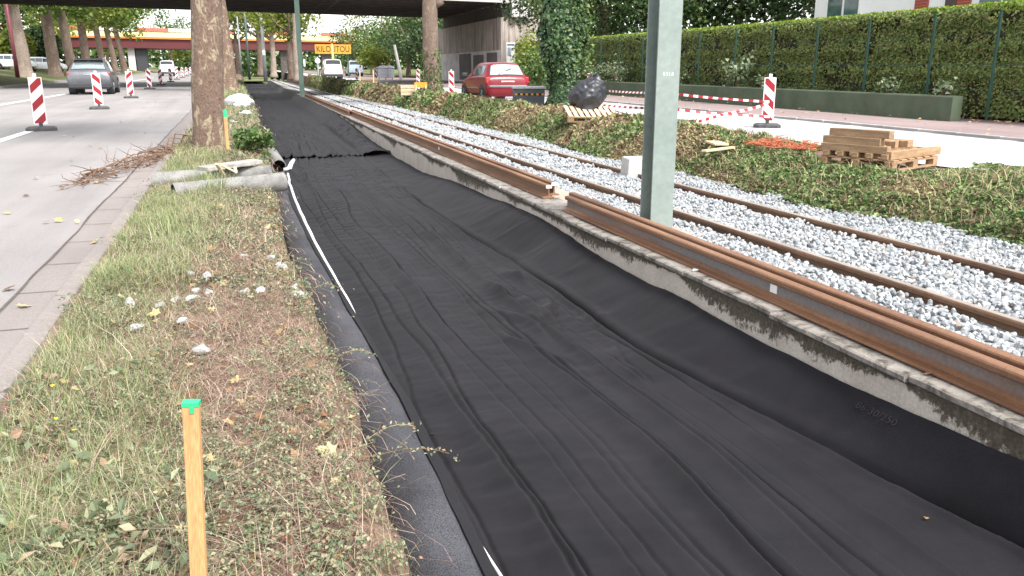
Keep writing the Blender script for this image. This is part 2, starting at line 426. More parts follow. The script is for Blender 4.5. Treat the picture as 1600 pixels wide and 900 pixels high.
cr_y = [-3, 2.06, 3.0, 4.0, 4.7, 5.8, 7.5, 9.8, 13.3, 20, 40, 90, 150]
cr_x = [2.72, 2.70, 2.60, 2.48, 2.42, 2.41, 2.43, 2.36, 2.38, 2.6, 3.1, 4.0, 5.1]
folds = [(.80, .010, .03), (.93, .012, .03), (1.06, .017, .032), (1.17, .009, .025), (1.30, .020, .035), (1.42, .010, .028), (1.54, .019, .034), (1.66, .011, .03),
         (1.79, .018, .032), (1.92, .010, .027), (2.03, .017, .034), (2.17, .011, .03), (2.30, .012, .03)]
RXY = [-1, 2.3, 3.7, 5, 7.85, 10, 14, 19]; RXX = [.535, .535, .565, .535, .485, .48, .53, .56]; RRY = [0, 3, 6, 10, 19]; RRR = [.155, .150, .13, .12, .10]
def fab_h(X, Y, seed=0):
    warp = .11*(fbm(X*.9, Y*.30, 26+seed)-.47)*2 + .030*(fbm(X*2.0, Y*1.1, 27+seed)-.47)*2
    h = .026*(fbm(X*1.2, Y*.6, 30+seed)-.47) + .016*(fbm(X*3.1, Y*1.5, 35+seed)-.47)
    for i, (x0, a, wd) in enumerate(folds):
        xc = x0 + .07*(vn(Y*.30, i*3.3+0*Y, seed)-.5)*2 + .012*np.maximum(Y-2, 0)*.3*(x0-.75)/1.6
        on = np.clip((vn(Y*.36+i*2.7, i*5.1+0*Y, seed+2)-.10)*1.7, .12, 1.25)
        d = X+warp-xc; wv = wd*(.7+.9*vn(Y*.5, i*7.7+0*Y, seed+3))
        prof = np.where(d < 0, np.exp(-(d/(wv*2.0))**2), np.exp(-(d/(wv*.30))**2))
        a = a*(2.3 if seed == 0 else 4.0)
        h = h + a*on*prof - a*.85*on*np.exp(-((d-wv*.55)/(wv*.30))**2)
    msk = np.clip(.4+1.9*(fbm(X*1.1, Y*.7, 51+seed)-.36), .12, 1.3)
    h = h + ((vn(X*4+warp*9, Y*11+X*3, 50+seed)-.5)*.013 + (fbm(X*9+Y*1.5, Y*19, 52+seed, 3)-.44)*.010 + (fbm(X*18, Y*13, 54+seed, 3)-.44)*.004)*msk
    h = h + .075*(fbm(X*2.6, Y*1.7, 58+seed)-.47)*np.exp(-((Y-15.2)/2.6)**2)
    # bunched pleats in the middle of the near sheet
    for (bx, by, sx, sy, am, ang) in ((2.02, 6.3, .10, .42, .035, .5), (2.16, 5.7, .07, .30, .03, -.5), (1.86, 5.6, .08, .35, .025, .35), (2.25, 6.9, .08, .25, .03, -.2), (1.75, 4.9, .05, .4, .018, .6), (2.2, 4.4, .05, .35, .02, -.5)):
        dx = (X-bx)*math.cos(ang)+(Y-by)*math.sin(ang)*.35 + .03*np.sin(Y*7+bx*9); dy = (Y-by)
        pf = np.where(dx < 0, np.exp(-(dx/sx)**2), np.exp(-(dx/(sx*.35))**2)); h = h + 1.7*am*pf*np.exp(-(dy/sy)**2)*(.55+.9*vn(X*9, Y*6, 60)) - .7*am*np.exp(-((dx-sx*.5)/(sx*.3))**2-(dy/sy)**2)
    return h
def fabric(name, yy, nxf, nxr, seed, lift, label, far=False):
    zf = -.425; nx = nxf+nxr; P = np.zeros((len(yy), nx, 3))
    Yg = yy[:, None]
    cr = np.interp(yy, cr_y, cr_x) + .03*(vn(yy*.8, 3.3, seed+7)-.5)*2 + .012*(vn(yy*3.1, 1.3, seed+8)-.5)*2
    wall = 2.795 + DR*yy
    ft = np.interp(yy, ft_y, ft_z) + .035*(fbm(yy*1.1, 4.4, seed+70)-.47) + .02*(fbm(yy*4, 4.4, seed+71)-.47)
    rxf = np.interp(yy, RXY, RXX); rrf = np.interp(yy, RRY, RRR); xl = rxf + .50*rrf + .02*(fbm(yy*1.5, 6.1, seed+77)-.47)*2
    u = np.linspace(0, 1, nxf)[None, :]
    X = xl[:, None]*(1-u) + cr[:, None]*u; Y = Yg + 0*u
    Z = zf + tz(Y) + fab_h(X, Y, seed) + lift
    ddf = X-cr[:, None]; Z = Z + (.026*np.exp(-((ddf+.035)/.030)**2)-.030*np.exp(-((ddf-.008)/.016)**2))*(.35+1.0*vn(Yg*.7+0*u, 2.2, seed+9))*np.clip(1.35-Yg*.04, .4, 1)
    dxr = np.clip(np.abs(X-rxf[:, None])/(rrf[:, None]*1.06), 0, 1); roll = -.285+tz(Y)+rrf[:, None]*1.06*np.sqrt(1-dxr*dxr)+.006
    if not far: Z = np.where(dxr < 1, np.maximum(Z, roll), Z)
    P[:, :nxf, 0] = X; P[:, :nxf, 1] = Y; P[:, :nxf, 2] = Z
    v = np.linspace(0, 1, nxr+1)[None, 1:]; s = v*v*(3-2*v)
    X2 = cr[:, None] + (wall-cr)[:, None]*(v**.9)
    Zc = (zf + tz(Yg) + lift) + fab_h(X2, Yg+0*v, seed)*np.clip(1-v*1.3, .15, 1)
    top = (ft+lift)[:, None]
    ddx = X2-cr[:, None]; groove = -.050*np.exp(-((ddx-.012)/.017)**2) + .020*np.exp(-((ddx-.06)/.035)**2)
    Z2 = Zc + (top-Zc)*(.35*v+.65*s) + groove*(.35+1.0*vn(Yg*.7+0*v, 2.2, seed+9))*np.clip(1.35-Yg*.04, .4, 1) + .020*np.sin(np.pi*v)*(fbm(X2*2, Yg*1.6+0*v, seed+80)-.47)*2 + (.008*(vn(Yg*5+v*3, v*2, seed+11)-.5))*np.sin(np.pi*v)
    # soft vertical pleats where the sheet climbs the wall
    Z2 = Z2 + .014*np.sin(np.pi*v)*np.exp(-(((Yg*1.9+v*.5) % 1.7)-.8)**2/.012)*np.clip(vn(Yg*.5+0*v, 8.1, seed+12)*2-.7, 0, 1)
    P[:, nxf:, 0] = X2; P[:, nxf:, 1] = Yg; P[:, nxf:, 2] = Z2
    if far:
        b = np.exp(-((Yg-24)/7)**2)*np.exp(-((X2-(wall[:, None]-.35))/.22)**2); P[:, nxf:, 2] += .22*b*(.4+fbm(X2*4, Yg*1.5+0*v, 91)*1.1)
        fr = np.exp(-(Yg-yy[0])/.5); P[:, :, 1] += fr*.25*(fbm(P[:, :, 0]*3, 1.0, 92)-.47); P[:, :, 2] += .03*np.exp(-((Yg-yy[0]-.12)/.10)**2)
    o = grid_sheet(name, P, M['fabric'])
    return tag(o, label, 'geotextile'), P
yn = np.concatenate([np.arange(-.6, 1.6, .05), np.arange(1.6, 9, .016), np.arange(9, 19.2, .04)])
near_sheet, PN = fabric('geotextile_sheet', yn, 320, 100, 0, 0.0, 'wrinkled black geotextile sheet filling the near part of the trench')
yf = np.concatenate([np.arange(18.4, 34, .045), np.arange(34, 80, .25), np.arange(80, 151, 1.0)])
far_sheet, PF = fabric('geotextile_sheet', yf, 170, 60, 23, .022, 'black geotextile sheet further along the trench, overlapping the near sheet and bunched against the wall', True)
# faint purple print on the slope of the near sheet
def on_sheet(px, py):
    d = ray(px, py); Q = PN.reshape(-1, 3); rel = Q-CAM; t = rel @ d/(d@d); dist = np.linalg.norm(rel-t[:, None]*d, axis=1); return Q[dist.argmin()]
pa, pb = on_sheet(1308, 618), on_sheet(1440, 682); pu = on_sheet(1385, 634); pv = on_sheet(1372, 655)
xd = Vector(pb-pa).normalized(); yd = Vector(pu-pv); yd = (yd-xd*yd.dot(xd)).normalized(); zd = xd.cross(yd)
mid = (Vector(pa)+Vector(pb))/2 + zd*.012
Mx = Matrix((xd, yd, zd)).transposed().to_4x4(); Mx.translation = mid
text_mesh('printed_lettering', '86-30/250', .052, plain('faded_purple_ink', (.0165, .0105, .0168), .85), near_sheet, Mx, .0004, 1.25)

# fuzzy edge roll along the left side
ry = np.concatenate([np.arange(-.5, 8, .05), np.arange(8, 19, .12)])
rx = np.interp(ry, RXY, RXX); rr = np.interp(ry, RRY, RRR)
seg = 40; P = np.zeros((len(ry), seg, 3)); a = np.linspace(R(205), R(-35), seg)[None, :]
rad = rr[:, None]*(1+.10*(fbm(ry[:, None]*2.2+0*a, a*1.2, 93)-.47)+.05*(fbm(ry[:, None]*8+0*a, a*3, 95)-.47))
P[:, :, 0] = rx[:, None] + rad*np.cos(a) + .03*(fbm(ry*1.2, 7.0, 94)-.47)[:, None]; P[:, :, 1] = ry[:, None]; P[:, :, 2] = -.285+tz(ry[:, None]) + rad*np.sin(a)*1.02
flat = grid_sheet('geotextile_roll', P, M['fabric_roll'])
tag(flat, 'fuzzy charcoal roll of geotextile edge lying along the cut soil on the left', 'geotextile')
ws = MB()
yw = np.array([1.2, 1.9, 2.4, 2.78, 3.2, 3.8, 4.4, 4.86, 5.4, 6.37, 7.4, 8.64, 10.2, 11.98, 13.6, 15.2]); xw_ = np.array([.735, .738, .742, .742, .735, .725, .712, .702, .700, .694, .675, .655, .655, .67, .70, .77])
zw = np.array([-.352, -.352, -.358, -.40, -.46, -.47, -.42, -.388, -.375, -.368, -.365, -.36, -.36, -.365, -.37, -.385]); rw = np.array([.0075, .0075, .007, .004, .003, .003, .005, .009, .013, .017, .019, .020, .021, .022, .022, .02])
yi = np.arange(1.2, 15.2, .06)
ws.tube([(np.interp(y, yw, xw_)+.01*(vn(y*2, 3.0, 5)-.5), y, np.interp(y, yw, zw)+tz(y)+.02) for y in yi], [float(np.interp(y, yw, rw)) for y in yi], 8)
tag(ws.build('edging_strip', plain('white_plastic', (.72, .72, .72), .5), smooth=True), 'white plastic strip running between the geotextile roll and the sheet', 'strip')

# ================================================================== concrete wall with coping
def conc(name, lo, hi, dark, amt=(.5, .68), sc_=3.0, stretch=(1, 1, 1)):
    m, nt, b = _nt(name); v = coords(nt, stretch)
    c = ramp(nt, [(.3, lo), (.7, hi)], noise(nt, v, sc_, 6))
    gr = noise(nt, v, 70, 3); c = mixc(nt, .3, c, ramp(nt, [(.3, (.3, .3, .3)), (.7, (.7, .7, .7))], gr), 'OVERLAY')
    c = mixc(nt, ramp(nt, [(amt[0], (0, 0, 0)), (amt[1], (.9, .9, .9))], noise(nt, v, sc_*2.3, 8, .72, .6)), c, dark)
    nt.links.new(c, b.inputs['Base Color']); b.inputs['Roughness'].default_value = .9
    bump(nt, b, noise(nt, v, 34, 6), .6, .008); return m
def wall_mat():
    m, nt, b = _nt('pale_weathered_concrete'); v = coords(nt)
    c = ramp(nt, [(.3, (.43, .375, .325)), (.7, (.57, .51, .455))], noise(nt, v, 3.2, 6))
    c = mixc(nt, .35, c, ramp(nt, [(.3, (.3, .3, .3)), (.7, (.7, .7, .7))], noise(nt, v, 60, 3)), 'OVERLAY')
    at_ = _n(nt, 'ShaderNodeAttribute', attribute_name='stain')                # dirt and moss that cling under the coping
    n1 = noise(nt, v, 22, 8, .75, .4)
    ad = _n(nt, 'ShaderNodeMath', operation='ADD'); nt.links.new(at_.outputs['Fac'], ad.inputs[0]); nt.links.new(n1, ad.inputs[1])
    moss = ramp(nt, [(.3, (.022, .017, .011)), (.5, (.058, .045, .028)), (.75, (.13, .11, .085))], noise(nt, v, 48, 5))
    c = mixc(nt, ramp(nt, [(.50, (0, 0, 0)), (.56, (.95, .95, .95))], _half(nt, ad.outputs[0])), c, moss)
    nt.links.new(c, b.inputs['Base Color']); b.inputs['Roughness'].default_value = .92
    bump(nt, b, n1, .8, .012); return m
def _half(nt, s):
    h = _n(nt, 'ShaderNodeMath', operation='MULTIPLY'); nt.links.new(s, h.inputs[0]); h.inputs[1].default_value = .5; return h.outputs[0]
M['wallface'] = wall_mat()
M['coping'] = conc('stained_coping_concrete', (.17, .15, .132), (.28, .255, .23), (.042, .034, .024), (.46, .62), 3.8)
M['moss'] = pm('black_moss_stain', [(.3, (.022, .018, .012)), (.6, (.075, .06, .035)), (.8, (.17, .15, .11))], 14, .95, bs=1, bscale=30, bdist=.012)
wl = thing('retaining_wall', 'low weathered concrete wall with stained coping slabs beside the black fabric', 'wall', (0, 0, 0))
yw = np.concatenate([np.arange(-2, 16, .04), np.arange(16, 78, .15), np.arange(78, 152, 1.0)])
prof = [(0, -.035), (.003, -.055), (.006, -.08), (.004, -.11), (.002, -.15), (0, -.22), (0, -.30), (-.01, -.9), (.30, -.9), (.30, -.035)]
P = np.zeros((len(yw), len(prof), 3))
for i, y in enumerate(yw):
    jt = .014 if (y % 2.3) < .05 else 0
    for k, (x, z) in enumerate(prof): P[i, k] = (Xw(y)+x+(jt+.008*(fbm(y*3, z*6+2, 97)-.47) if k < 8 else 0), y, z+tz(y))
wb = grid_sheet('wall_body', P, M['wallface'], smooth=False, parent=wl)
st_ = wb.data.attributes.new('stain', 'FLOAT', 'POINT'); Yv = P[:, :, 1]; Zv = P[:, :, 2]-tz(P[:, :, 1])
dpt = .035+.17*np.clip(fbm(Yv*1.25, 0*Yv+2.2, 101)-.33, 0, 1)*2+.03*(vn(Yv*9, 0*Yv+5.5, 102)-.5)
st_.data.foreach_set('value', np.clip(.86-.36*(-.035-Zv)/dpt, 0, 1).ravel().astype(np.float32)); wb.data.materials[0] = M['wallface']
y0 = -1.9; k = 0
while y0 < 150:
    L = rnd.uniform(.95, 1.35) if y0 < 30 else 3.0 if y0 < 76 else 10.0
    jx = rnd.uniform(-.012, .010) - (.018 if 4.55 < y0 < 8 else 0); jz = rnd.uniform(-.004, .004); th = rnd.uniform(.036, .046)
    ny = max(8, int(L/.05)) if L < 4 else 8; mb = MB()
    ysl = np.linspace(y0+.006, y0+L-.006, ny)
    chip = .016*np.clip(fbm(ysl*6, 3.3, 98+k % 9)-.50, 0, 1)*5
    n = 6; vs = []
    for y, c in zip(ysl, chip):
        x0 = Xw(y)-.022+jx; z0 = -.036+tz(y)+jz
        vs += [(x0+.012+c*.6, y, z0), (x0+c*.3, y, z0+.010), (x0+c, y, z0+th-.008), (x0+.010+c*1.3, y, z0+th), (Xw(y)+.34, y, z0+th), (Xw(y)+.34, y, z0)]
    fs = [(i*n+a, i*n+(a+1) % n, (i+1)*n+(a+1) % n, (i+1)*n+a) for i in range(ny-1) for a in range(n)] + [tuple(range(n)), tuple((ny-1)*n+a for a in range(n))]
    mb.add(vs, fs); mb.build('coping_slab', M['coping'], wl); y0 += L; k += 1
# concrete strip between the wall and the ballast
def strip_z(x, y): return -.055 + tz(y)
ystrip('concrete_apron', np.arange(-3, 152, 1.0), lambda y: Xw(y)+.345, lambda y: Xw(y)+.78, strip_z, conc('sandy_concrete', (.27, .22, .18), (.37, .31, .26), (.16, .13, .10), (.58, .75), 2.5), 3)

# ================================================================== rails
def rail_poly():
    r = [(-.0625, 0), (.0625, 0), (.0625, .011), (.022, .022), (.009, .034), (.0075, .10), (.014, .108), (.034, .114), (.0345, .137), (.030, .146), (.018, .150)]
    return r + [(-x, z) for x, z in reversed(r[2:])]
def rust_mat(name, top):
    m, nt, b = _nt(name); v = coords(nt, (4, .35, 4)); v2 = coords(nt)
    c = ramp(nt, [(.3, (.115, .052, .028)), (.5, (.19, .088, .042)), (.7, (.27, .145, .078))], noise(nt, v, 3, 6))
    # mill-grey web showing through the rust
    sep = _n(nt, 'ShaderNodeSeparateXYZ'); nt.links.new(coords(nt), sep.inputs[0])
    rz = ramp(nt, [(.0, (0, 0, 0)), (.28, (0, 0, 0)), (.36, (1, 1, 1)), (.66, (1, 1, 1)), (.74, (0, 0, 0)), (1, (0, 0, 0))], None) if False else None
    mr = _n(nt, 'ShaderNodeMapRange'); mr.inputs[1].default_value = .0; mr.inputs[2].default_value = .15; nt.links.new(sep.outputs[2], mr.inputs[0])
    wb = ramp(nt, [(.0, (0, 0, 0)), (.22, (.0, .0, .0)), (.38, (.95, .95, .95)), (.64, (.95, .95, .95)), (.75, (.05, .05, .05)), (1, (.1, .1, .1))], mr.outputs[0])
    pat = ramp(nt, [(.30, (.15, .15, .15)), (.55, (1, 1, 1))], noise(nt, v, 2.0, 6, .7))
    fac = _n(nt, 'ShaderNodeMath', operation='MULTIPLY'); nt.links.new(wb, fac.inputs[0]); nt.links.new(pat, fac.inputs[1])
    c = mixc(nt, fac.outputs[0], c, top)
    fine = noise(nt, v2, 55, 4); c = mixc(nt, .35, c, ramp(nt, [(.3, (.25, .25, .25)), (.7, (.75, .75, .75))], fine), 'OVERLAY')
    nt.links.new(c, b.inputs['Base Color']); b.inputs['Roughness'].default_value = .62; b.inputs['Metallic'].default_value = .15
    bump(nt, b, fine, .3, .002); return m
M['rust'] = rust_mat('rusty_rail_steel', (.165, .157, .158))
M['rust_old'] = rust_mat('brown_rusty_rail_steel', (.15, .085, .05))
M['white'] = plain('white_paint', (.75, .74, .72), .6)
rp = rail_poly()
def loose_rail(xoff, y0, y1, zoff, label, mat, ends=False, sticker=()):
    yc = (y0+y1)/2; xc = 2.9425+DR*yc+xoff; t = thing('steel_rail', label, 'rail', (xc, yc, tz(yc)+.010+zoff), 0, 'loose rails laid along the wall')
    t.rotation_euler = (math.atan(-.003), 0, -math.atan(DR)); hl = (y1-y0)/2
    MB().extrude(rp, [(0, -hl, 0), (0, hl, 0)]).build('rail_bar', mat, t, bevel=.0015)
    if ends:
        MB().extrude([(-.033, .113), (.033, .113), (.033, .148), (-.033, .148)], [(0, -hl-.006, 0), (0, -hl-.0005, 0)]).build('painted_end', M['white'], t)
    for s in sticker: MB().box((-.0115, s-yc, .072), (.003, .07, .05)).build('sticker', M['white'], t)
    return t
loose_rail(0, -2.2, 7.72, 0, 'near rusty steel rail with a grey web lying along the coping', M['rust'], sticker=[4.15])
loose_rail(.130, -2.0, 7.95, 0, 'near rusty steel rail lying behind the rail at the coping edge', M['rust'])
loose_rail(.09, 8.55, 28.6, 0, 'brown rusty rail with a white painted end, on the coping beyond the gap', M['rust_old'], True, [14.3])
loose_rail(.225, 8.75, 28.9, 0, 'rusty rail with a white painted end, ballast side of the pair beyond the gap', M['rust_old'], True)
loose_rail(-.02, 27.9, 52, 0, 'far rusty rail continuing along the wall towards the bridge', M['rust_old'])
loose_rail(.115, 28.95, 52, 0, 'far rusty rail on the ballast side, continuing towards the bridge', M['rust_old'])

trk = thing('tram_track', 'single tram track of two fixed brown rails in pale ballast', 'track', (0, 0, 0))
M['run'] = plain('worn_rail_top', (.40, .33, .28), .38, .5, var=.15, scale=3)
M['rail_brown'] = pm('brown_rail_side', [(.3, (.11, .06, .037)), (.7, (.20, .115, .07))], 5, .75, stretch=(1, .3, 1), fine=.4)
for x0 in (4.33, 5.40):
    r_ = thing('rail', None, None, (0, 0, 0)); r_.parent = trk
    pts = [(x0+DR*y, y, -.25+tz(y)) for y in (-4, 200)]
    MB().extrude(rp, pts).build('rail_side', M['rail_brown'], r_)
    MB().extrude([(-.026, .1495), (.026, .1495), (.022, .1525), (-.022, .1525)], pts).build('running_surface', M['run'], r_)

# ================================================================== ballast (stuff)
def stone_shapes(n, sub, r):
    out = []
    for _ in range(n):
        bm = bmesh.new(); bmesh.ops.create_icosphere(bm, subdivisions=sub, radius=1.0)
        V = np.array([v.co for v in bm.verts]); Fc = np.array([[v.index for v in f.verts] for f in bm.faces]); bm.free()
        for _k in range(9):
            d = r.normal(size=3); d /= np.linalg.norm(d); lim = r.uniform(.45, .8); s = V@d; V = V - np.maximum(s-lim, 0)[:, None]*d
        V = V*np.array([1.0, r.uniform(.65, .9), r.uniform(.5, .8)]); V += r.normal(size=V.shape)*.02
        out.append((V, Fc))
    return out
def rand_rot(n, r):
    q = r.normal(size=(n, 4)); q /= np.linalg.norm(q, axis=1)[:, None]; w_, x, y, z = q.T
    return np.stack([1-2*(y*y+z*z), 2*(x*y-z*w_), 2*(x*z+y*w_), 2*(x*y+z*w_), 1-2*(x*x+z*z), 2*(y*z-x*w_), 2*(x*z-y*w_), 2*(y*z+x*w_), 1-2*(x*x+y*y)], 1).reshape(n, 3, 3)
def stones(C, size, shapes, r):
    Vs, Fs, o = [], [], 0; which = r.integers(0, len(shapes), len(C)); Rm = rand_rot(len(C), r)
    for k, (V, Fc) in enumerate(shapes):
        ids = np.where(which == k)[0]
        if not len(ids): continue
        W = np.einsum('nij,vj->nvi', Rm[ids], V)*size[ids, None, None] + C[ids, None, :]
        Vs.append(W.reshape(-1, 3)); Fs.append((Fc[None]+(np.arange(len(ids))*len(V))[:, None, None]).reshape(-1, 3)+o); o += len(ids)*len(V)
    return np.concatenate(Vs), np.concatenate(Fs)
M['ballast'] = island('pale_grey_ballast', [(0, (.23, .245, .26)), (.3, (.285, .30, .312)), (.6, (.325, .34, .352)), (.85, (.365, .375, .385)), (.97, (.35, .335, .32)), (1, (.25, .185, .155))], .85, mottled=16)
BV, BF, bo = [], [], 0
def ballast(y0, y1, step, sub, sz, layers):
    global bo
    xs = np.arange(3.2, 8.0, step); ysn = np.arange(y0, y1, step); X, Y = np.meshgrid(xs, ysn); X = X.ravel(); Y = Y.ravel()
    for L in range(layers):
        x = X + rng.uniform(-.5, .5, len(X))*step*1.2; y = Y + rng.uniform(-.5, .5, len(X))*step*1.2
        d = DR*y; top = -.176 + tz(y) + .050*(fbm(x*2.6, y*2.6, 120)-.47)*2
        u1 = x-4.33-d; u2 = x-5.40-d
        heap = .03*np.exp(-((x-5.0-d)/.5)**2)*vn(y*.8, 3, 121) + .05*np.clip(x-5.75-d, 0, .6)*vn(y*.9, 1, 122)
        z = top + heap - L*.035 + rng.uniform(-.012, .012, len(x))
        keep = (np.abs(u1) > .060) & (np.abs(u2) > .060) & (x > Xw(y)+.62+.12*(fbm(y*1.2, 2, 125)-.47)*2+.10*np.exp(-((y-6.2)/1.6)**2)*2) & (x < vin(y)+.14) & (rng.random(len(x)) > (0 if L == 0 else .35))
        keep &= ~((np.abs(x-3.50) < .22) & (np.abs(y-6.55) < .30))
        C = np.stack([x, y, z], 1)[keep]
        s = sz*rng.uniform(.62, 1.2, len(C)); V, Fc = stones(C, s, SH[sub], rng); BV.append(V); BF.append(Fc+bo); bo += len(V)
SH = {1: stone_shapes(14, 2, rng), 0: stone_shapes(10, 1, rng), -1: stone_shapes(8, 1, rng)}
ballast(2.6, 6.5, .046, 1, .033, 2); ballast(6.5, 13, .050, 0, .035, 2); ballast(13, 26, .075, 0, .046, 1); ballast(26, 60, .13, -1, .075, 1)
bl = mesh_np('ballast', np.concatenate(BV), np.concatenate(BF), M['ballast']); tag(bl, 'pale grey crushed stone ballast around the track', 'ballast', kind='stuff')
# ================================================================== foliage materials
LM = {}
LM['grass'] = island('grass_blades', [(0, (.095, .145, .05)), (.35, (.20, .265, .10)), (.62, (.31, .355, .17)), (.82, (.43, .42, .26)), (1, (.54, .47, .34))], .6, .3)
LM['straw'] = island('dry_straw', [(0, (.10, .055, .042)), (.25, (.24, .145, .11)), (.5, (.38, .265, .205)), (.8, (.47, .37, .28)), (1, (.58, .50, .41))], .7, .15)
LM['cover'] = island('grey_green_cover', [(0, (.07, .095, .055)), (.3, (.135, .17, .095)), (.6, (.22, .255, .15)), (.78, (.32, .33, .20)), (.90, (.38, .29, .20)), (1, (.30, .17, .12))], .6, .2)
LM['mound'] = island('mound_cover', [(0, (.035, .07, .024)), (.35, (.095, .165, .048)), (.6, (.17, .26, .085)), (.82, (.27, .335, .14)), (.93, (.30, .24, .14)), (1, (.22, .125, .08))], .6, .2)
LM['dry_mound'] = island('dry_mound_cover', [(0, (.15, .085, .06)), (.4, (.26, .18, .12)), (.7, (.35, .32, .16)), (1, (.42, .42, .22))], .7, .15)
LM['litter'] = island('fallen_leaf', [(0, (.12, .058, .028)), (.3, (.24, .125, .062)), (.55, (.35, .23, .11)), (.8, (.46, .36, .17)), (1, (.52, .46, .24))], .65, .2)
LM['twig'] = island('twig_bark', [(0, (.085, .05, .03)), (.5, (.16, .10, .065)), (1, (.26, .19, .13))], .85)
LM['ivy'] = island('ivy_leaf', [(0, (.016, .042, .014)), (.45, (.034, .082, .025)), (.8, (.07, .135, .042)), (.97, (.12, .17, .07)), (1, (.3, .3, .2))], .42, .15, spec=.5)
LM['hedge'] = island('hedge_leaf', [(0, (.05, .085, .022)), (.35, (.115, .165, .042)), (.62, (.195, .245, .07)), (.88, (.26, .28, .10)), (.96, (.13, .085, .04)), (1, (.16, .09, .04))], .6, .2)
LM['hedge_top'] = island('hedge_new_growth', [(0, (.12, .20, .02)), (.5, (.21, .31, .035)), (1, (.32, .40, .07))], .6, .3)
LM['plane'] = island('plane_tree_leaf', [(0, (.04, .08, .016)), (.4, (.095, .165, .028)), (.75, (.19, .26, .05)), (1, (.31, .33, .09))], .55, .35)
LM['lime'] = island('yellow_green_leaf', [(0, (.08, .13, .02)), (.5, (.19, .25, .04)), (1, (.34, .34, .08))], .55, .4)
LM['dark'] = island('dark_tree_leaf', [(0, (.016, .038, .016)), (.5, (.045, .09, .032)), (.85, (.10, .155, .06)), (1, (.17, .21, .09))], .5, .2)
LM['mid'] = island('mid_green_leaf', [(0, (.035, .075, .022)), (.5, (.095, .165, .045)), (.85, (.18, .25, .085)), (1, (.27, .31, .14))], .55, .3)

# ================================================================== left verge vegetation (stuff)
def vpts(n, y0, y1, power=1.0, x0=-.90, xe=.0):
    y = y0 + (y1-y0)*rng.random(n)**power; e = ve(y); x = x0 + (e-xe-x0)*rng.random(n); return x, y
def gmask(x, y):                                   # where grass grows: left two thirds, and clumps
    m = np.clip((.02-x)/.45, 0, 1)*.85 + .95*(fbm(x*2.4, y*1.7, 200)-.47)
    bare = np.exp(-((x+.08)/.52)**2-((y-4.2)/1.7)**2)
    return m - .75*bare
def pick(x, y, m): k = rng.random(len(x)) < m; return x[k], y[k]
def root(x, y, dz=-.008): return np.stack([x, y, vz(x, y)+dz], 1)
GV, GF, go_ = [], [], 0
def addg(V, Fs):
    global go_
    GV.append(V); GF.append(Fs+go_); go_ += len(V)
for n, y0, y1, pw, h0, h1, w0, w1 in ((52000, 1.5, 5, 1.5, .035, .12, .0022, .0042), (46000, 5, 12, 1.3, .05, .14, .0035, .006), (24000, 12, 30, 1.2, .07, .18, .008, .014), (9000, 30, 85, 1.0, .12, .3, .02, .04)):
    x, y = vpts(n, y0, y1, pw); x, y = pick(x, y, np.clip(gmask(x, y), .03 if y0 < 12 else .35, 1))
    tall = .6 + .9*fbm(x*3, y*3, 210)
    addg(*blades(root(x, y), rng.uniform(h0, h1, len(x))*tall, rng.uniform(w0, w1, len(x)), rng.uniform(.2, 1.1, len(x))))
for cx_, cy_, n in ((-.33, 9.0, 260), (-.75, 10.9, 160), (-.25, 8.7, 120), (-.55, 6.4, 140)):   # taller tufts by the pipes
    x = cx_+rng.normal(size=n)*.07; y = cy_+rng.normal(size=n)*.08
    addg(*blades(root(x, y), rng.uniform(.14, .30, n), rng.uniform(.005, .009, n), rng.uniform(.2, .8, n)))
tag(mesh_np('grass', np.concatenate(GV), np.concatenate(GF), LM['grass'], smooth=True), 'thin green and yellowing grass along the kerb side of the left verge', 'grass', kind='stuff')
# straw
SV, SF, so_ = [], [], 0
for n, y0, y1, pw, hh, ww in ((4200, 1.5, 5, 1.4, (.04, .15), (.0014, .003)), (5000, 5, 12, 1.3, (.05, .16), (.003, .005)), (4000, 12, 40, 1.2, (.1, .25), (.008, .016))):
    x, y = vpts(n, y0, y1, pw, xe=-.14)
    hh_ = rng.uniform(*hh, len(x)); ln_ = rng.uniform(1.2, 2.6, len(x)); dr_ = rng.random(len(x))*2*np.pi; ok = x+np.cos(dr_)*hh_*ln_ < ve(y)-.02; x, y, hh_, ln_, dr_ = x[ok], y[ok], hh_[ok], ln_[ok], dr_[ok]
    V, Fs = blades(root(x, y, .004), hh_, rng.uniform(*ww, len(x)), ln_, dirs=dr_, droop=.34); SV.append(V); SF.append(Fs+so_); so_ += len(V)
for (px, py) in ((340, 385), (345, 392), (335, 390), (215, 640), (110, 760), (150, 820), (60, 745)):   # longer dry stalks
    c = att(px, py, .03); n = 7; x = c[0]+rng.normal(size=n)*.03; y = c[1]+rng.normal(size=n)*.03
    V, Fs = blades(root(x, y), rng.uniform(.16, .34, n), rng.uniform(.003, .005, n), rng.uniform(.4, 1.3, n)); SV.append(V); SF.append(Fs+so_); so_ += len(V)
tag(mesh_np('dry_straw', np.concatenate(SV), np.concatenate(SF), LM['straw'], smooth=True), 'dry straw and dead stems lying on the left verge', 'straw', kind='stuff')
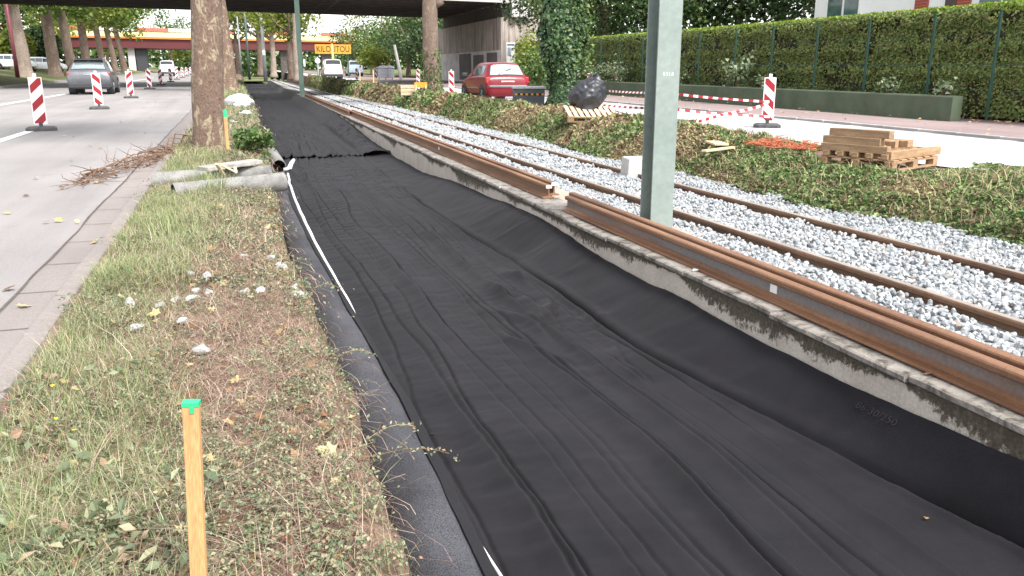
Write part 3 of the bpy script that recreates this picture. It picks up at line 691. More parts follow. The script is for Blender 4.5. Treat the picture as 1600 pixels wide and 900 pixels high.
# mat of flattened dead stems over the bare patch
for n, w0, w1 in ((24000, .0016, .0034),):
    y = 1.9+5.6*rng.random(n)**1.1; e = ve(y); x = e-.03-np.abs(rng.normal(size=n))*.42; dm_ = np.exp(-((x+.06)/.48)**2-((y-4.2)/1.7)**2)*1.1+.8*(fbm(x*3, y*3, 230)-.45)
    k = (rng.random(n) < dm_) & (x > -.85); x, y = x[k], y[k]; n = len(x); hh_ = rng.uniform(.02, .05, n); ln_ = rng.uniform(1.5, 3.6, n); dr_ = rng.random(n)*6.28; ok = x+np.cos(dr_)*hh_*ln_ < ve(y)-.01; x, y, hh_, ln_, dr_ = x[ok], y[ok], hh_[ok], ln_[ok], dr_[ok]
    V, Fs = blades(root(x, y, .006), hh_, rng.uniform(w0, w1, len(x)), ln_, dirs=dr_, droop=.30); SV.append(V); SF.append(Fs+so_); so_ += len(V)
bpy.data.objects.remove(bpy.data.objects['dry_straw'])
tag(mesh_np('dry_straw', np.concatenate(SV), np.concatenate(SF), LM['straw'], smooth=True), 'dry straw and dead stems lying on the left verge', 'straw', kind='stuff')
# creeping ground cover: sprigs carrying small leaves
CV, CF, co_ = [], [], 0; TV, TF, to_ = [], [], 0
def addc(V, Fs):
    global co_
    CV.append(V); CF.append(Fs+co_); co_ += len(V)
def addt(V, Fs):
    global to_
    TV.append(V); TF.append(Fs+to_); to_ += len(V)
for n, y0, y1, pw, per, ls in ((5200, 1.5, 4.6, 1.35, 22, (.0055, .0115)), (3600, 4.6, 12, 1.3, 16, (.010, .018)), (1200, 12, 40, 1.2, 12, (.03, .055))):
    x, y = vpts(n, y0, y1, pw, x0=-.85, xe=-.07)
    cm = np.clip(.62*np.clip((x+.55)/.5, .1, 1) + 1.5*(fbm(x*2.7, y*2.1, 220)-.44), 0, 1)
    cm *= 1-.88*np.exp(-((x+.08)/.50)**2-((y-4.3)/1.45)**2)
    cm *= 1-.9*np.clip((x-(ve(y)-.12))/.04, 0, 1)*np.exp(-((y-2.3)/.8)**2)
    x, y = pick(x, y, cm); n = len(x); a = rng.random(n)*2*np.pi; L = rng.uniform(.05, .15, n)*(1 if y0 < 4 else 1.4 if y0 < 10 else 2.2); rise = rng.uniform(.012, .055, n)*(1 if y0 < 12 else 1.5)
    t = np.linspace(.08, 1, per)[None, :]
    lx = x[:, None]+np.cos(a)[:, None]*L[:, None]*t; ly = y[:, None]+np.sin(a)[:, None]*L[:, None]*t
    lz = vz(x, y)[:, None] + rise[:, None]*np.sin(np.pi*(t*.8)) + .004
    C = np.stack([lx, ly, lz], -1).reshape(-1, 3) + rng.normal(size=(n*per, 3))*.006*(1 if y0 < 4 else 2)
    C = C[(C[:, 0] < ve(C[:, 1])-.005) | (rng.random(len(C)) < .05)]; addc(*leaf_quads(C, rng.uniform(*ls, len(C)), 1.5, .5))
    ok = x+np.cos(a)*L < ve(y)-.01; x, y, a, L, rise = x[ok], y[ok], a[ok], L[ok], rise[ok]; n = len(x)
    h = np.hypot(L, rise); V, Fs = blades(root(x, y, .002), L*.75, np.full(n, .0016*(1 if y0 < 4 else 2)), np.full(n, 1.6), dirs=a, droop=.42); addt(V, Fs)
# a few runners reaching over the roll
for (px, py, dx, dy, L) in ((610, 735, .30, -.02, .36), (600, 700, .22, .10, .30), (545, 575, .20, .06, .3), (505, 468, .18, .05, .28), (470, 430, .14, .05, .3)):
    c = att(px, py, .02); n = 18; t = np.linspace(0, 1, n)
    Pp = np.stack([c[0]-.06+dx*t, c[1]+dy*t, vz(c[0]-.06, c[1])+.02+.05*np.sin(t*2.6)-.06*t], 1)
    mbt = MB().tube(Pp[::3], [.0018]*len(Pp[::3]), 4); addt(np.array(mbt.v), np.array([f for f in mbt.f if len(f) == 4]))
    addc(*leaf_quads(np.repeat(Pp, 3, 0)+rng.normal(size=(3*n, 3))*.010, rng.uniform(.007, .013, 3*n), 1.5, .4))
tag(mesh_np('ground_cover', np.concatenate(CV), np.concatenate(CF), LM['cover']), 'small-leaved creeping ground cover on the left verge', 'ground cover', kind='stuff')
# broad-leaved weeds low in the grass
for cx_, cy_, n, q in ((-.80, 2.35, 70, .10), (-.62, 2.05, 60, .09), (-.50, 2.6, 50, .08), (-.74, 2.9, 45, .09), (-.42, 2.15, 60, .08), (-.86, 3.4, 40, .08), (-.30, 2.02, 50, .07), (-.58, 3.5, 40, .08), (-.2, 2.35, 30, .06)):
    x = cx_+rng.normal(size=n)*q; y = cy_+rng.normal(size=n)*q; ok = (x > -.92) & (x < ve(y)-.05); x, y = x[ok], y[ok]
    P_ = np.stack([x, y, vz(x, y)+.015+.05*rng.random(len(x))], 1); addc(*leaf_quads(P_, rng.uniform(.014, .032, len(x)), 1.9, 1.0))
bpy.data.objects.remove(bpy.data.objects['ground_cover'])
tag(mesh_np('ground_cover', np.concatenate(CV), np.concatenate(CF), LM['cover']), 'small-leaved creeping ground cover on the left verge', 'ground cover', kind='stuff')
# twigs
for n, y0, y1, L0, L1 in ((1500, 1.6, 5.5, .06, .26), (800, 5, 12, .1, .32)):
    x, y = vpts(n, y0, y1, 1.3, x0=-.6, xe=-.18)
    L_ = rng.uniform(L0, L1, n)*.6; dr_ = rng.random(n)*6.28; ok = x+np.cos(dr_)*L_*2.6 < ve(y); x, y, L_, dr_ = x[ok], y[ok], L_[ok], dr_[ok]; n = len(x)
    addt(*blades(root(x, y, .012), L_, rng.uniform(.002, .004, n), np.full(n, 2.6), dirs=dr_, droop=.36))
tag(mesh_np('twigs', np.concatenate(TV), np.concatenate(TF), LM['twig']), 'thin brown twigs and bare stems on the left verge', 'twigs', kind='stuff')
# fallen plane leaves: lobed outline, curled
def lobed(C, size, r, flat=.25):
    N = len(C); K = 15; ang = np.linspace(0, 2*np.pi, K, endpoint=False)
    rad = np.array([1, .55, .82, .5, .95, .52, .7, .38, .35, .38, .7, .52, .95, .5, .82])
    a0 = r.random(N)*6.28; n = r.normal(size=(N, 3))*flat; n[:, 2] = 1; n /= np.linalg.norm(n, axis=1)[:, None]
    t = np.stack([np.cos(a0), np.sin(a0), 0*a0], 1); t -= n*(t*n).sum(1)[:, None]; t /= np.linalg.norm(t, axis=1)[:, None]; b = np.cross(n, t)
    lx = rad*np.cos(ang); ly = rad*np.sin(ang); curl = r.uniform(-.1, .5, N)
    s = size[:, None, None]
    V = C[:, None]+s*(lx[None, :, None]*t[:, None]+ly[None, :, None]*b[:, None]+(curl[:, None]*(ly**2)[None]*.7+.15*curl[:, None]*(lx**2)[None])[:, :, None]*n[:, None])
    V = np.concatenate([C[:, None], V], 1); k = np.arange(K)
    Fk = np.stack([0*k, k+1, (k+1) % K+1], 1); Fs = (Fk[None]+(np.arange(N)*(K+1))[:, None, None]).reshape(-1, 3)
    return V.reshape(-1, 3), Fs
LV, LF, lo_ = [], [], 0
def addl(C, s, flat=.25):
    global lo_
    V, Fs = lobed(C, s, rng, flat); LV.append(V); LF.append(Fs+lo_); lo_ += len(V)
for n, y0, y1, s0, s1, pw in ((330, 1.6, 5, .012, .036, 1.3), (330, 5, 12, .02, .05, 1.2), (160, 12, 30, .03, .07, 1)):
    x, y = vpts(n, y0, y1, pw, xe=.02); addl(root(x, y, .02), rng.uniform(s0, s1, n), .45)
for px, py, s in ((435, 785, .055), (520, 765, .05), (515, 725, .045), (250, 545, .05), (40, 510, .05), (440, 780, .04), (150, 405, .05), (75, 372, .04), (95, 370, .05), (330, 805, .04), (410, 720, .035), (125, 372, .03), (205, 265, .04), (60, 300, .05), (20, 480, .05)):
    c = att(px, py, .0); on_v = c[0] > -1.0; c[2] = (vz(c[0], c[1])+.035) if on_v else g(c[1])+.02; addl(np.array([c]), np.array([s]), .3)
n = 60; y = rng.uniform(4, 45, n); x = rng.uniform(-7, -1.3, n)*1.0; x = -1.3-np.abs(rng.normal(size=n))*1.6; addl(np.stack([x, y, gv(y)+.015], 1), rng.uniform(.025, .05, n), .2)
n = 420; y = rng.uniform(12, 42, n); x = 16.7-np.abs(rng.normal(size=n))*.55; addl(np.stack([x, y, gv(y)+.115], 1), rng.uniform(.03, .07, n), .3)
n = 140; y = rng.uniform(9, 40, n); x = rng.uniform(12.6, 16.5, n); addl(np.stack([x, y, gv(y)+.115], 1), rng.uniform(.03, .06, n), .3)
for px, py in ((1447, 812), (675, 680), (580, 300)):
    c = on_sheet(px, py); addl(np.array([c+[0, 0, .012]]), np.array([.014]), .2)
n = 40; y = rng.uniform(2, 12, n); x = Xw(y)+rng.uniform(.02, .75, n); addl(np.stack([x, y, tz(y)+.015], 1), rng.uniform(.012, .03, n), .3)
tag(mesh_np('fallen_leaves', np.concatenate(LV), np.concatenate(LF), LM['litter'], smooth=True), 'dead plane leaves scattered over verge, road and pavement', 'leaves', kind='stuff')
# yellow flowers
fm = MB()
for px, py in ((133, 698), (127, 764), (99, 744), (92, 683)):
    c = att(px, py, .03); z = vz(c[0], c[1])
    t = thing('yellow_flower', 'tiny yellow wildflower on a thin stem in the grass by the green-topped stake', 'flower', (c[0], c[1], z), 0, 'yellow flowers in the grass')
    MB().tube([(0, 0, 0), (.005, 0, .05), (.004, .004, .085)], [.0012, .001, .001], 4).build('stem', LM['cover'], t)
    V, Fs = lobed(np.array([[.004, .004, .088]]), np.array([.010]), rng, .2); mesh_np('petals', V, Fs, plain('yellow_petal', (.75, .55, .02), .6), t)

# white stones lying on the verge
M['stone'] = pm('white_grey_stone', [(.3, (.27, .275, .28)), (.7, (.44, .435, .425))], 9, .85, bs=.5, bscale=40, bdist=.004)
SHS = stone_shapes(6, 3, rng)
for i, (px, py, s) in enumerate(((183, 518, .034), (207, 523, .042), (278, 513, .036), (305, 514, .038), (310, 494, .034), (328, 496, .034), (302, 476, .03), (330, 480, .036), (222, 559, .036), (290, 546, .032), (320, 604, .04), (255, 522, .03), (425, 438, .04), (440, 452, .042), (462, 482, .032), (412, 497, .04), (387, 496, .036), (467, 498, .034), (385, 440, .03))):
    c = att(px, py, .02); V, Fc = SHS[i % 6]; n = len(V)
    a = rng.random()*6.28; Q = np.array([[math.cos(a), -math.sin(a), 0], [math.sin(a), math.cos(a), 0], [0, 0, 1]])
    o = mesh_np('stone', (V@Q.T)*s*1.15, Fc, M['stone'], loc=(c[0], c[1], vz(c[0], c[1])+s*.62))
    tag(o, 'loose pale ballast stone lying on the bare soil of the left verge', 'stone', 'white stones on the left verge')
def lone_stone(px, py, z, s, label):
    c = att(px, py, z); V, Fc = SHS[2]; tag(mesh_np('stone', V*s, Fc, M['stone'], loc=(c[0], c[1], c[2]+s*.3)), label, 'stone')
lone_stone(1087, 424, .012, .026, 'small white stone lying on the coping beside the near rail')
lone_stone(783, 294, .012, .026, 'small pale stone on the mossy coping beyond the rail gap')

# ================================================================== right verge ground cover (stuff)
MV, MF, mo = [], [], 0; DV, DF, do_ = [], [], 0
for n, y0, y1, ls, hh in ((70000, 3, 14, (.028, .055), .15), (34000, 14, 30, (.05, .09), .15), (16000, 30, 100, (.09, .17), .18)):
    y = y0+(y1-y0)*rng.random(n)**1.15; a = vin(y)-.08; b = np.interp(y, [-5, 6, 8.45, 10.8, 15, 18.7, 30, 56, 86, 100, 160], [10.4, 10.1, 9.8, 9.0, 8.9, 8.7, 8.7, 8.5, 8.2, 8.5, 10.2]); u = rng.random(n)**1.2; x = a+(b-a)*u
    bul = .55*fbm(x*1.9, y*1.9, 130)+.45*vn(x*4.2, y*4.2, 133); z = rz_(x, y) + hh*(.25+.75*rng.random(n)**.6)*np.clip(.12+3.4*(bul-.36), .03, 1.7)*np.clip((1-u)*3.2, .28, 1)*np.clip(u*9, .55, 1)
    dry = fbm(x*.9+5, y*.55, 131) + .14*(y > 12.5)*(y < 17)*(u < .5) + .05*(y > 20) - .10*(y < 12)
    pk = ((x-8.85)/.95)**2+((y-9.75)/1.15)**2 < 1; nb = np.exp(-((x-8.2)/1.4)**2-((y-8.6)/2.2)**2); z = z - nb*.75*(z-rz_(x, y)); x, y, z, dry, u = x[~pk], y[~pk], z[~pk], dry[~pk], u[~pk]; n = len(x)
    dm = dry + rng.normal(size=n)*.05 > .565
    C = np.stack([x, y, z], 1); s = rng.uniform(*ls, n)*rng.uniform(.6, 1.2, n)
    V, Fs = leaf_quads(C[~dm], s[~dm], 1.35, .35); MV.append(V); MF.append(Fs+mo); mo += len(V)
    V, Fs = leaf_quads(C[dm], s[dm]*.85, 2.2, .2); DV.append(V); DF.append(Fs+do_); do_ += len(V)
tag(mesh_np('ground_cover', np.concatenate(MV), np.concatenate(MF), LM['mound']), 'leafy green ground cover on the strip between ballast and right road', 'ground cover', kind='stuff')
n = 9000; y = 3+34*rng.random(n)**1.4; a = vin(y); b = 8.9; u = rng.random(n); x = a+(b-a)*u; kp = ((x-8.7)/1.3)**2+((y-9.5)/1.5)**2 > 1; x, y = x[kp], y[kp]; n = len(x)
V, Fs = blades(np.stack([x, y, rz_(x, y)+.02], 1), rng.uniform(.1, .3, n), rng.uniform(.005, .010, n)*(1+y/14), rng.uniform(.5, 1.8, n)); DV.append(V); DF.append(Fs+do_)
tag(mesh_np('dry_undergrowth', np.concatenate(DV), np.concatenate(DF), LM['dry_mound']), 'dry brown and yellow stems among the ground cover of the right strip', 'undergrowth', kind='stuff')
V, Fs = [], []; 
n = 1800; y = rng.uniform(3, 26, n); x = vin(y)+np.abs(rng.normal(size=n))*.25-.05
V, Fs = blades(np.stack([x, y, rz_(x, y)+.10*rng.random(n)], 1), rng.uniform(.08, .28, n), rng.uniform(.004, .007, n), np.full(n, 2.2), droop=.5)
tag(mesh_np('twigs', V, Fs, LM['twig']), 'brown roots and twigs along the ballast edge of the right strip', 'twigs', kind='stuff')

# ================================================================== trunks and trees
def bark_mat(name, a, b_, c_, sc_=5):
    m, nt, b = _nt(name); v = coords(nt, (1, 1, .55))
    vo = _n(nt, 'ShaderNodeTexVoronoi'); vo.inputs['Scale'].default_value = sc_*1.6; nt.links.new(v, vo.inputs['Vector'])
    wob = noise(nt, v, sc_, 6, .7, .8)
    col = ramp(nt, [(.30, a), (.43, b_), (.53, b_), (.59, c_), (.8, c_)], wob)
    f = noise(nt, v, sc_*7, 5, .7)
    col = mixc(nt, .65, col, ramp(nt, [(.3, (.2, .2, .2)), (.7, (.78, .78, .78))], f), 'OVERLAY')
    nt.links.new(col, b.inputs['Base Color']); b.inputs['Roughness'].default_value = .9
    bump(nt, b, f, 1.0, .03); return m
M['plane_bark'] = bark_mat('mottled_plane_bark', (.09, .052, .038), (.175, .115, .085), (.34, .28, .19), 6.5)
M['bark'] = bark_mat('brown_bark', (.085, .06, .048), (.15, .105, .08), (.22, .17, .125), 3.5)
M['grey_bark'] = bark_mat('pale_grey_bark', (.16, .125, .10), (.28, .22, .18), (.36, .29, .23), 3)
def trunk(parent, r0, h, lean=(0, 0), seg=20, mat=None, flare=1.35, limbs=0, limb_len=2.0, wob=.04, zlow=-.25, seed=0):
    mb = MB(); n = 26; pts = []; rr = []
    for i in range(n):
        t = i/(n-1); z = zlow+(h-zlow)*t; zz = max(z, 0)/h
        pts.append((lean[0]*zz*h+wob*math.sin(zz*6+seed), lean[1]*zz*h+wob*math.cos(zz*5+seed), z)); rr.append(r0*(1-.32*zz)*(1+(flare-1)*math.exp(-max(z, 0)/.25)))
    lump = lambda i, k: 1+.10*(float(vn(k*6.0/seg+seed, i*.45, 140+seed))-.5)*2
    mb.tube(pts, rr, seg, rfun=lump)
    rl = random.Random(seed+5); tips = []
    for k in range(limbs):
        a = rl.uniform(0, 6.28); z0 = h*rl.uniform(.72, .98); b = Vector(pts[-1])*(z0/h); b.z = z0
        L = limb_len*rl.uniform(.7, 1.2); e = b+Vector((math.cos(a)*L*.8, math.sin(a)*L*.8, L*.75)); m_ = (b+e)/2+Vector((0, 0, -.12*L))
        mb.tube([b, m_, e], [r0*.42, r0*.28, r0*.10], 8); tips.append(e)
        for q in range(2):
            e2 = e+Vector((rl.uniform(-1, 1), rl.uniform(-1, 1), rl.uniform(.1, .8)))*L*.4; mb.tube([m_.lerp(e, .6), e2], [r0*.16, r0*.05], 6); tips.append(e2)
    o = mb.build('trunk', mat or M['bark'], parent, smooth=True); return o
def crown(parent, clumps, nleaf, ls, mat, r=rng, aspect=1.3):
    """clumps = list of (x,y,z,radius,flatten)"""
    C = []; S = []; tot = sum(c[3]**2 for c in clumps)
    for (x, y, z, rad, fl) in clumps:
        n = max(8, int(nleaf*rad*rad/tot)); d = r.normal(size=(n, 3)); d /= np.linalg.norm(d, axis=1)[:, None]
        q = rad*(.45+.62*r.random(n)**.5)*(.75+.5*vn(d[:, 0]*2.2+x, d[:, 1]*2.2+d[:, 2]*1.7+y, 150)); C.append(np.array([x, y, z])+d*q[:, None]*np.array([1, 1, fl]))
    C = np.concatenate(C); V, Fs = leaf_quads(C, ls*r.uniform(.55, 1.25, len(C)), aspect, .35)
    return mesh_np('crown', V, Fs, mat, parent)
def auto_clumps(cz, rx, rz, n, r, lo=.26, hi=.42):
    out = []
    for _ in range(n):
        d = r.normal(size=3); d /= np.linalg.norm(d); q = r.random()**.4*.8
        out.append((d[0]*rx*q, d[1]*rx*q, cz+d[2]*rz*q, rx*r.uniform(lo, hi), .8))
    return out
def tree(name, label, X, Y, z0, r0, th, cz, rx, rzz, nl, ls, mat, bark=None, lean=(0, 0), group=None, nclump=16, limbs=5, seed=1, cat='tree'):
    t = thing(name, label, cat, (X, Y, z0), 0, group); r = np.random.default_rng(seed*13+5)
    trunk(t, r0, th, lean, 12 if Y > 30 else 22, bark or M['bark'], limbs=limbs, limb_len=rx*.75, seed=seed)
    crown(t, auto_clumps(cz, rx, rzz, nclump, r), nl, ls, mat, r); return t
# the big plane trunk in the verge, and the one behind it
t = thing('plane_tree', 'thick plane tree with mottled brown bark standing in the left verge beside the pipes', 'tree', (-.455, 13.3, float(vz(-.44, 13.3))))
trunk(t, .232, 7.5, (.080, 0), 36, M['plane_bark'], 1.12, limbs=6, limb_len=2.6, wob=.03, seed=2)
crown(t, auto_clumps(9.6, 2.6, 1.6, 12, np.random.default_rng(4)), 2600, .22, LM['plane'])
t = thing('plane_tree', 'leaning plane tree with brown scaly bark behind the thick front trunk', 'tree', (-.25, 44.5, g(44.5)))
trunk(t, .40, 9, (-.055, 0), 20, M['plane_bark'], 1.35, limbs=5, limb_len=3, seed=6)
crown(t, auto_clumps(11.5, 3, 1.8, 12, np.random.default_rng(5)), 1800, .35, LM['plane'])
# row beyond the left road
spec = [(37, 76, .62, -.035), (86, 88, .56, -.02), (115, 97, .50, -.085), (138, 108, .50, -.04), (162, 119, .42, -.06), (181, 130, .42, -.10), (195, 141, .46, -.10)]
lb = ['pale stout plane trunk, leftmost of the row beyond the road', 'brown plane trunk, second from the left in the row beyond the road', 'dark leaning trunk directly behind the grey car', 'dark trunk behind the right half of the grey car', 'slender trunk just right of the grey car, in the row beyond the road', 'slim leaning trunk beside the rightmost one of the row', 'leaning trunk at the right end of the row beyond the road']
for i, (px, Y, r0, ln) in enumerate(spec):
    X = bearing(px)*Y; t = tree('plane_tree', lb[i], X, Y, bank(X, Y)-.1, r0, 9.0, 9.0, 5.2, 3.8, 4200, .34, LM['plane' if i % 3 else 'lime'], M['grey_bark'] if i == 0 else M['bark'], (ln, 0), 'row of plane trees beyond the left road', 18, 5, 20+i)
# right verge tree with ivy at its foot
X = bearing(674)*38; t = thing('plane_tree', 'brown tree with a burr and ivy at its foot, before the concrete abutment', 'tree', (X, 38, g(38)))
trunk(t, .37, 9, (.012, 0), 22, M['bark'], 1.5, limbs=5, limb_len=3, wob=.07, seed=9)
bm_ = MB(); bm_.tube([(.24, -.1, 3.85), (.44, -.12, 4.0), (.38, -.1, 4.3)], [.12, .2, .1], 10); bm_.build('burr', M['bark'], t, smooth=True)
n = 1100; a = rng.uniform(0, 6.28, n); z = 2.0*rng.random(n)**2.2; rr_ = (.38+.20*np.exp(-z/.4))*(1+.18*rng.random(n)); C = np.stack([np.cos(a)*rr_, np.sin(a)*rr_, z], 1)
V, Fs = leaf_quads(C, rng.uniform(.06, .11, n), 1.2, .2); mesh_np('ivy', V, Fs, LM['mid'], t)
crown(t, auto_clumps(11.5, 3, 1.8, 10, np.random.default_rng(6)), 1500, .35, LM['plane'])
# ivy-clad trunk
X = bearing(880)*23.6; t = thing('ivy_clad_tree', 'tree trunk wrapped all over in dark green ivy, beside the grey container', 'tree', (X, 23.6, g(23.6)))
trunk(t, .34, 7, (.0, 0), 18, M['bark'], 1.2, limbs=4, limb_len=2, seed=12)
n = 15000; a = rng.uniform(0, 6.28, n); z = -.05+7.0*rng.random(n)
lobe = .50+.17*(fbm(a*1.2, z*1.1, 160)-.47)*2+.12*np.exp(-((z-2.2)/.7)**2)-.06*np.exp(-((z-.75)/.4)**2); rr_ = lobe*(1-.22*rng.random(n)**2+.10*rng.random(n))
C = np.stack([np.cos(a)*rr_+.02*z*0, np.sin(a)*rr_, z], 1); nrm = np.stack([np.cos(a), np.sin(a), np.full(n, .45)], 1)+rng.normal(size=(n, 3))*.45; nrm /= np.linalg.norm(nrm, axis=1)[:, None]
def oriented(C, nrm, s, aspect=1.1, fold=.12):
    t_ = np.cross(nrm, rng.normal(size=C.shape)); t_ /= np.linalg.norm(t_, axis=1)[:, None]; b_ = np.cross(nrm, t_); s = s[:, None]
    V = np.stack([C-t_*s*aspect/2, C-t_*s*.05+b_*s*.5-nrm*s*fold, C+t_*s*aspect/2, C-t_*s*.05-b_*s*.5-nrm*s*fold], 1); return V.reshape(-1, 3), np.arange(4*len(C)).reshape(-1, 4)
V, Fs = oriented(C, nrm, rng.uniform(.07, .14, n)); mesh_np('ivy', V, Fs, LM['ivy'], t)
n = 1400; a = rng.uniform(0, 6.28, n); z = 1.0+4*rng.random(n); rr_ = .62+.35*rng.random(n)**2; C = np.stack([np.cos(a)*rr_*.85+.12, np.sin(a)*rr_, z], 1); V, Fs = leaf_quads(C, rng.uniform(.06, .12, n), 1.2, .2); mesh_np('loose_sprays', V, Fs, LM['mid'], t)

# trees beyond: right of the track behind the first bridge
def at_px(px, Y): return bearing(px)*Y
far = [  # px, Y, r0, trunk h, crown z, rx, rz, leaves, size, mat, bark, label
 (455, 98, .36, 5.5, 7.2, 4.6, 2.8, 2600, .30, 'lime', 'bark', 'dark forked trunk with a yellow-green crown, just left of the far green pole'),
 (466, 90, .42, 7.5, 10, 4, 2.4, 1300, .32, 'lime', 'grey_bark', 'pinkish straight trunk standing right behind the far green pole'),
 (428, 118, .40, 5.5, 8.2, 4.8, 3.0, 2400, .34, 'lime', 'grey_bark', 'pale trunk with a light crown in front of the red bridge, between two darker trunks'),
 (408, 134, .50, 7, 9.0, 5.0, 3.0, 2200, .36, 'lime', 'bark', 'brown trunk with a bright crown in front of the red bridge, beside the pale mast'),
 (372, 142, .36, 6, 9.0, 5.0, 3.0, 2200, .38, 'lime', 'bark', 'far light green tree showing between the front trunk and the pale mast')]
for i, (px, Y, r0, th, cz, rx, rzz, nl, ls, mt, bk, lab) in enumerate(far):
    tree('tree', lab, at_px(px, Y), Y, g(Y), r0, th, cz, rx, rzz, nl, ls, LM[mt], M[bk], (0, 0), 'trees between the two bridges', 16, 6, 40+i)
bush = [(640, 92, 3.4, 4.2, 'dark', 'dark rounded tree behind the grey wheeled bins', 4200), (612, 100, 4.6, 5.0, 'mid', 'mid green tree rising above the dark one behind the bins', 4200), (672, 96, 6.0, 5.6, 'mid', 'broad light green tree behind the trunk with the burr', 5200),
        (583, 112, 4.2, 4.4, 'mid', 'green tree behind the yellow signboard', 3400), (560, 126, 6.6, 5.0, 'lime', 'yellow-green tree above the yellow signboard', 3000), (655, 118, 8.6, 6.5, 'lime', 'tall pale tree furthest back on the right of the road', 4000), (566, 104, 2.4, 2.6, 'lime', 'low bright green bush beside the road, left of the bins', 1500), (700, 104, 5.0, 5, 'mid', 'green tree half hidden by the concrete abutment', 2600), (534, 140, 5.0, 4.0, 'dark', 'dark tree behind the white van', 2200)]
for i, (px, Y, cz, rx, mt, lab, nl) in enumerate(bush):
    tree('leafy_tree', lab, at_px(px, Y)+2, Y, g(Y), .3, cz*.8, cz, rx, cz*.72, nl, .26, LM[mt], M['bark'], (0, 0), 'trees along the far right side of the road', 20, 4, 60+i)
back = [(885, 52, 6.0, 5.0, 'dark', 'dark green tree behind the ivy-clad trunk'), (945, 46, 5.8, 5.2, 'mid', 'dense tree behind the hedge, right of the ivy-clad trunk'), (1010, 44, 5.6, 5.0, 'dark', 'dark tree behind the hedge, showing left of the near grey pole'), (1085, 43, 5.6, 5.2, 'mid', 'leafy tree behind the hedge, just right of the near grey pole'),
        (1150, 41, 6.2, 5.0, 'dark', 'dark leafy tree behind the middle of the hedge'), (1215, 40, 5.2, 4.6, 'dark', 'dark tree behind the hedge, next to the white house'), (840, 66, 8, 5.5, 'dark', 'tall dark tree behind the top of the abutment')]
for i, (px, Y, cz, rx, mt, lab) in enumerate(back):
    tree('leafy_tree', lab, at_px(px, Y), Y, g(Y)+.2, .3, cz*.8, cz, rx, cz*.8, 6500, .20, LM[mt], M['bark'], (0, 0), 'trees behind the hedge', 26, 4, 80+i)
lft = [(-20, 120, 7, 6, 'mid', 'dark green tree at the far left edge beyond the pale trunk'), (65, 150, 7, 7, 'lime', 'bright tree beyond the red bridge, between the first two trunks of the row'), (120, 195, 8.5, 7, 'mid', 'green tree far beyond the row of trunks, behind the grey car'), (270, 215, 8.6, 8, 'mid', 'rounded tree rising above the red bridge, left of the front trunk'),
       (300, 235, 6, 6, 'lime', 'light tree behind the red bridge, next to the front trunk'), (170, 190, 7, 7, 'lime', 'yellow-green tree behind the red bridge, right part of the row'), (10, 100, 2.2, 3, 'lime', 'low bright shrub behind the parked cars at the far left'), (60, 104, 2.4, 3.4, 'dark', 'dark shrub beside the parked white car on the far left')]
for i, (px, Y, cz, rx, mt, lab) in enumerate(lft):
    X = at_px(px, Y); tree('leafy_tree', lab, X, Y, bank(X, Y) if X < -14 else g(Y), .35, cz*.7, cz, rx, cz*.7, 3000, .42, LM[mt], M['bark'], (0, 0), 'trees beyond the left road', 18, 4, 100+i)
# wood far behind everything
n = 26000; X = rng.uniform(-150, 160, n); Y = 250+20*rng.random(n)+.10*np.abs(X); top = 7.5+6*fbm(X*.035, X*.01, 170)*1.2+3*(fbm(X*.2, 1.1, 171)-.47) + .03*np.abs(X)
Z = -1+top*rng.random(n)**.75
V, Fs = leaf_quads(np.stack([X, Y, Z], 1), rng.uniform(.8, 1.7, n), 1.3, .3); tag(mesh_np('woodland', V, Fs, LM['mid']), 'far woodland closing the view behind the red bridge', 'wood', kind='stuff')

# ================================================================== hedge, its fence, the planter wall
HX = lambda y: 16.95
hy0, hy1 = 8.5, 52
hz = lambda y: float(np.interp(y, [8, 16, 30, 52], [2.86, 2.84, 2.86, 2.98]))
hd = thing('hedge', 'long clipped evergreen hedge with a bright top, behind green posts', 'hedge', (17.6, 30, g(30)))
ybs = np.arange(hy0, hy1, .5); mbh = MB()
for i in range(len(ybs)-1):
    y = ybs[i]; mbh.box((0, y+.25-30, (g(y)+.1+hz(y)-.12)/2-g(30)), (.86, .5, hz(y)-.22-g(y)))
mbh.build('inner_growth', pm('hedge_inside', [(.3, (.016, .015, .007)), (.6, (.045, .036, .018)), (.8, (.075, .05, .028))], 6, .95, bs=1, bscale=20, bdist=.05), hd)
n = 190000; y = hy0+(hy1-hy0)*rng.random(n)**1.12; z0 = gv(y)+.12; zt = np.interp(y, [8, 16, 30, 52], [2.86, 2.84, 2.86, 2.98]); u = rng.random(n); z = z0+(zt-z0)*u
wire = .10*(np.exp(-((u-.40)/.05)**2)+np.exp(-((u-.64)/.05)**2)+1.5*np.exp(-((u-.92)/.09)**2))
dx = -.47-wire-.05*(fbm(y*1.5, z*1.8, 180)-.47)*2-.07*rng.random(n)+.05
thin = fbm(y*2.2, z*2.6, 181)-.10*np.cos(u*2*np.pi*4.2)*.5; keep = rng.random(n) < np.clip(.52+3.2*(thin-.42), .10, 1)
C = np.stack([HX(0)+.65+dx-17.6, y-30, z-g(30)], 1)[keep]; nr = np.tile(np.array([-1, -.15, .45]), (len(C), 1))+rng.normal(size=C.shape)*.6; nr /= np.linalg.norm(nr, axis=1)[:, None]
V, Fs = oriented(C, nr, rng.uniform(.028, .068, len(C)), 1.7); mesh_np('leaves', V, Fs, LM['hedge'], hd)
n = 60000; y = hy0+(hy1-hy0)*rng.random(n)**1.1; zt = np.interp(y, [8, 16, 30, 52], [2.86, 2.84, 2.86, 2.98]); x = rng.uniform(-.5, .5, n); edge = (x < -.38)
z = zt-.04+.09*rng.random(n)+.04*(fbm(y*2, x*3, 182)-.47)-edge*rng.random(n)*.20
